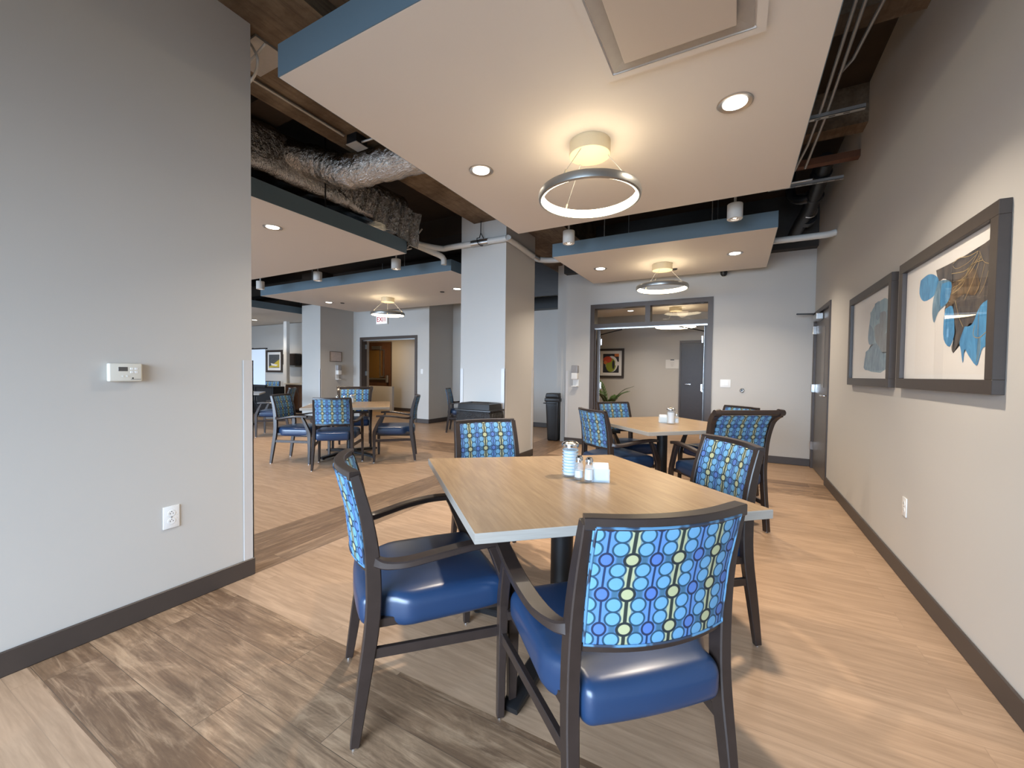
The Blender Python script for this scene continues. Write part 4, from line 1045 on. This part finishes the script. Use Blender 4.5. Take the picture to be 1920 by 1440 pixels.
t = tag(link('folded_napkin', rbox(.10, .07, .018, .012, 6, 4, 2, 2, lambda p: (p[0], p[1], p[2]+.012*math.sin(p[0]*30)), (0, 0, .031)), PAPER, None, True, loc=(-9.15, 5.05, TZ)), 'crumpled white napkin on the far left table', 'napkin')

# ------------------------------------------------------------------ bins
def big_bin():
    t = thing('trash_bin', 'black trash bin with liner and hopper lid before the column', 'trash bin', (-2.96, 4.57, 0))
    link('bin_body', rbox(.24, .15, .37, .03, 6, 4, 6, 3, lambda p: (p[0]*(.82+.18*p[2]/.74), p[1]*(.82+.18*p[2]/.74), p[2]), (0, 0, .375)), BLACKP, t, True)
    def crinkle(p):
        k = .008*math.sin(p[0]*70+p[2]*40)+.006*math.sin(p[1]*90-p[2]*55)
        return (p[0]*(1+k*2.2), p[1]*(1+k*3), p[2])
    link('liner', rbox(.262, .172, .075, .02, 24, 16, 10, 3, crinkle, (0, 0, .685)), BAGP, t, True)
    bm = bmesh.new()
    def fr(hx, hy, z): return [bm.verts.new((x*hx, y*hy, z)) for x, y in ((-1, -1), (1, -1), (1, 1), (-1, 1))]
    R = [fr(.270, .178, .755), fr(.270, .178, .775), fr(.245, .158, .778), fr(.238, .150, .850), fr(.205, .120, .862), fr(.18, .10, .80)]
    for A, B in zip(R, R[1:]):
        for i in range(4): bm.faces.new([A[i], A[(i+1) % 4], B[(i+1) % 4], B[i]])
    bm.faces.new(R[0][::-1]); bm.faces.new(R[-1])
    link('lid', bevel(bm, .004, 2), BLACKP, t, True)
big_bin()
def slim_bin():
    t = thing('trash_bin', 'tall slim black trash bin beside the far wall corner', 'trash bin', (-2.99, 7.18, 0))
    link('bin_body', rbox(.135, .12, .385, .03, 4, 4, 6, 3, lambda p: (p[0]*(.74+.26*p[2]/.77), p[1]*(.74+.26*p[2]/.77), p[2]), (0, 0, .387)), BLACKP, t, True)
    link('bin_rim', rbox(.148, .13, .035, .015, 4, 4, 2, 3, None, (0, 0, .765)), BLACKP, t, True)
    link('lid', rbox(.142, .122, .045, .02, 4, 4, 2, 3, lambda p: (p[0]*(1-.15*(p[2]-.80)/.09), p[1], p[2]), (0, 0, .845)), BLACKP, t, True)
    link('handle', tb([(-.15, -.06, .70), (-.165, -.13, .70), (-.08, -.15, .70), (.08, -.15, .70)], .008, 8, 3), BLACKP, t, True)
slim_bin()

# ------------------------------------------------------------------ far left corner
t = thing('projection_screen', 'white pull-up projection screen on a black stand', 'projection screen', (-11.35, 6.4, 0))
link('fabric', bx(-.75, .55, -.004, .004, .86, 1.80), SCREENW, t); link('top_rail', bbox(-.78, .60, -.02, .03, 1.80, 1.835, .004, 1), BLACKP, t)
link('housing', bbox(-.77, .57, -.035, .035, .80, .87, .008, 2), BLACKP, t); link('pole', cy((-.1, .05, .1), (-.1, .05, 1.85), .015, n=12), BLACKM, t)
for a in (.4, 2.5, 4.6): link('leg', tb([(-.1, .05, .45), (-.1+.4*math.cos(a), .05+.4*math.sin(a), .012)], .012, 8, 1), BLACKM, t, True)
t = thing('media_cabinet', 'dark cabinet below the projection screen', 'cabinet', (-12.0, 7.02, 0))
link('body', bbox(-.78, .78, -.17, .17, .06, .80, .006, 1), BLACKM, t); link('plinth', bx(-.74, .74, -.14, .14, 0, .06), BLACKM, t)
for s in (-1, 1): d = link('door', bx(s*.39-.37, s*.39+.37, -.182, -.171, .10, .76), BLACKP, t); link('handle', bx(s*.06-.006, s*.06+.006, -.20, -.183, .38, .50), STEEL, d)
t = thing('kitchen_counter', 'brown wood counter below the paper towel dispenser', 'counter', (-11.0, 8.27, 0))
link('worktop', bbox(-1.0, 1.0, -.60, 0, .83, .87, .004, 2), COUNTERT, t); link('carcass', bx(-.98, .98, -.56, 0, .09, .83), CABW, t); link('toe_kick', bx(-.98, .98, -.50, 0, 0, .09), BLACKM, t)
for i in range(3): d = link('door', bbox(-.96+i*.645, -.335+i*.645, -.582, -.561, .12, .80, .003, 1), CABW, t); link('handle', bx(-.40+i*.645, -.385+i*.645, -.60, -.583, .60, .74), STEEL, d)
t = thing('towel_dispenser', 'dark smoky paper towel dispenser on the far left wall', 'towel dispenser', (-12.32, 8.28, 1.60))
link('cover', rbox(.32, .13, .19, .05, 6, 3, 6, 3, None, (0, -.13, 0)), mat('smoky_brown', (.02, .014, .012, 1), .15), t, True)
link('tray', bbox(-.24, .24, -.2, 0, -.235, -.19, .01, 2), mat('tray_grey', (.35, .34, .32, 1), .4), t, True)
t = struct(link('trim_9', bx(-12.13, -11.98, 7.74, 7.84, 0, PZ), WHITEP), 'slim white post before the counter')

# ------------------------------------------------------------------ potted plant behind the doorway
def plant():
    t = thing('potted_plant', 'leafy potted plant behind the double doorway', 'plant', (-2.62, 9.6, 0))
    link('pot', lathe(bmesh.new(), [(0, 0), (.14, 0), (.19, .36), (.20, .38), (.18, .38), (.165, .34), (0, .34)], n=28), POTM, t, True)
    link('soil', lathe(bmesh.new(), [(0, .345), (.165, .345), (.165, .335), (0, .335)]), SOFFIT, t)
    rnd = random.Random(3)
    for k, (az, le, h) in enumerate(((2.9, .30, .78), (.15, .50, .62), (1.2, .25, .40), (-1.0, .35, .35), (4.2, .3, .45), (.6, .42, .50), (2.4, .45, .50))):
        d = V3(math.cos(az), math.sin(az), 0); P = smoothpath([d*.03+V3(0, 0, .34), d*le*.25+V3(0, 0, .34+h*.5), d*le*.6+V3(0, 0, .34+h*.85), d*le+V3(0, 0, .34+h)], 5)
        st = link('stem', tb([tuple(p) for p in P], .008, 6, 1, rs=lambda f: .010*(1-.8*f)), LEAF, t, True)
        bm = bmesh.new(); n = len(P)
        for i in range(3, n):
            tt = (P[min(i+1, n-1)]-P[i-1]).normalized(); sd = tt.cross(V3(d.x*.3-d.y, d.y*.3+d.x, .2)).normalized(); sd2 = tt.cross(V3(0, 0, 1)).normalized()
            L = .13*(1-.4*abs(i/n-.5))
            for s in (-1, 1):
                q = (sd2*s*.8+tt*.7).normalized(); o = P[i]; w = q.cross(sd).normalized()*.022
                vs = [o, o+q*L*.45+w, o+q*L, o+q*L*.45-w]; a = [bm.verts.new(v+V3(0, 0, .004)) for v in vs]; b = [bm.verts.new(v-V3(0, 0, .001)) for v in vs]
                bm.faces.new(a); bm.faces.new(b[::-1])
                for j in range(4): bm.faces.new([a[j], b[j], b[(j+1) % 4], a[(j+1) % 4]])
        link('leaves', bm, LEAF, st)
plant()

# ------------------------------------------------------------------ daylight and render look
W = bpy.data.worlds.new('world'); S.world = W; W.use_nodes = True
nt = W.node_tree; bg = nt.nodes['Background']; bg.inputs[0].default_value = (.62, .78, 1, 1); bg.inputs[1].default_value = 1.0
DAY = (.61, .78, 1.0)
for a, b, p in ((-2.45, .8, 210), (-7.4, -3.9, 260), (-11.3, -7.7, 230), (-15.2, -11.6, 170)):
    arealamp((a+b)/2, -2.96, 1.42, 0, p, DAY, 104, rot=(PI/2-.50, 0, 0), size=(b-a-.15, 1.85))
for x, y, p in ((-1.4, 9.6, 25), (-8.6, 9.0, 18)): pass
arealamp(-9.6, 8.75, 2.55, .12, 16, (1, .74, .45), 160)
vs = S.view_settings; vs.view_transform = 'Standard'; vs.look = 'None'; vs.gamma = 1; vs.use_curve_mapping = False; vs.exposure = 0.27
c = S.cycles; c.max_bounces = 8; c.diffuse_bounces = 4; c.glossy_bounces = 4; c.transmission_bounces = 8; c.transparent_max_bounces = 12
c.sample_clamp_indirect = 6; c.use_denoising = True; c.caustics_reflective = False; c.caustics_refractive = False; c.blur_glossy = .5
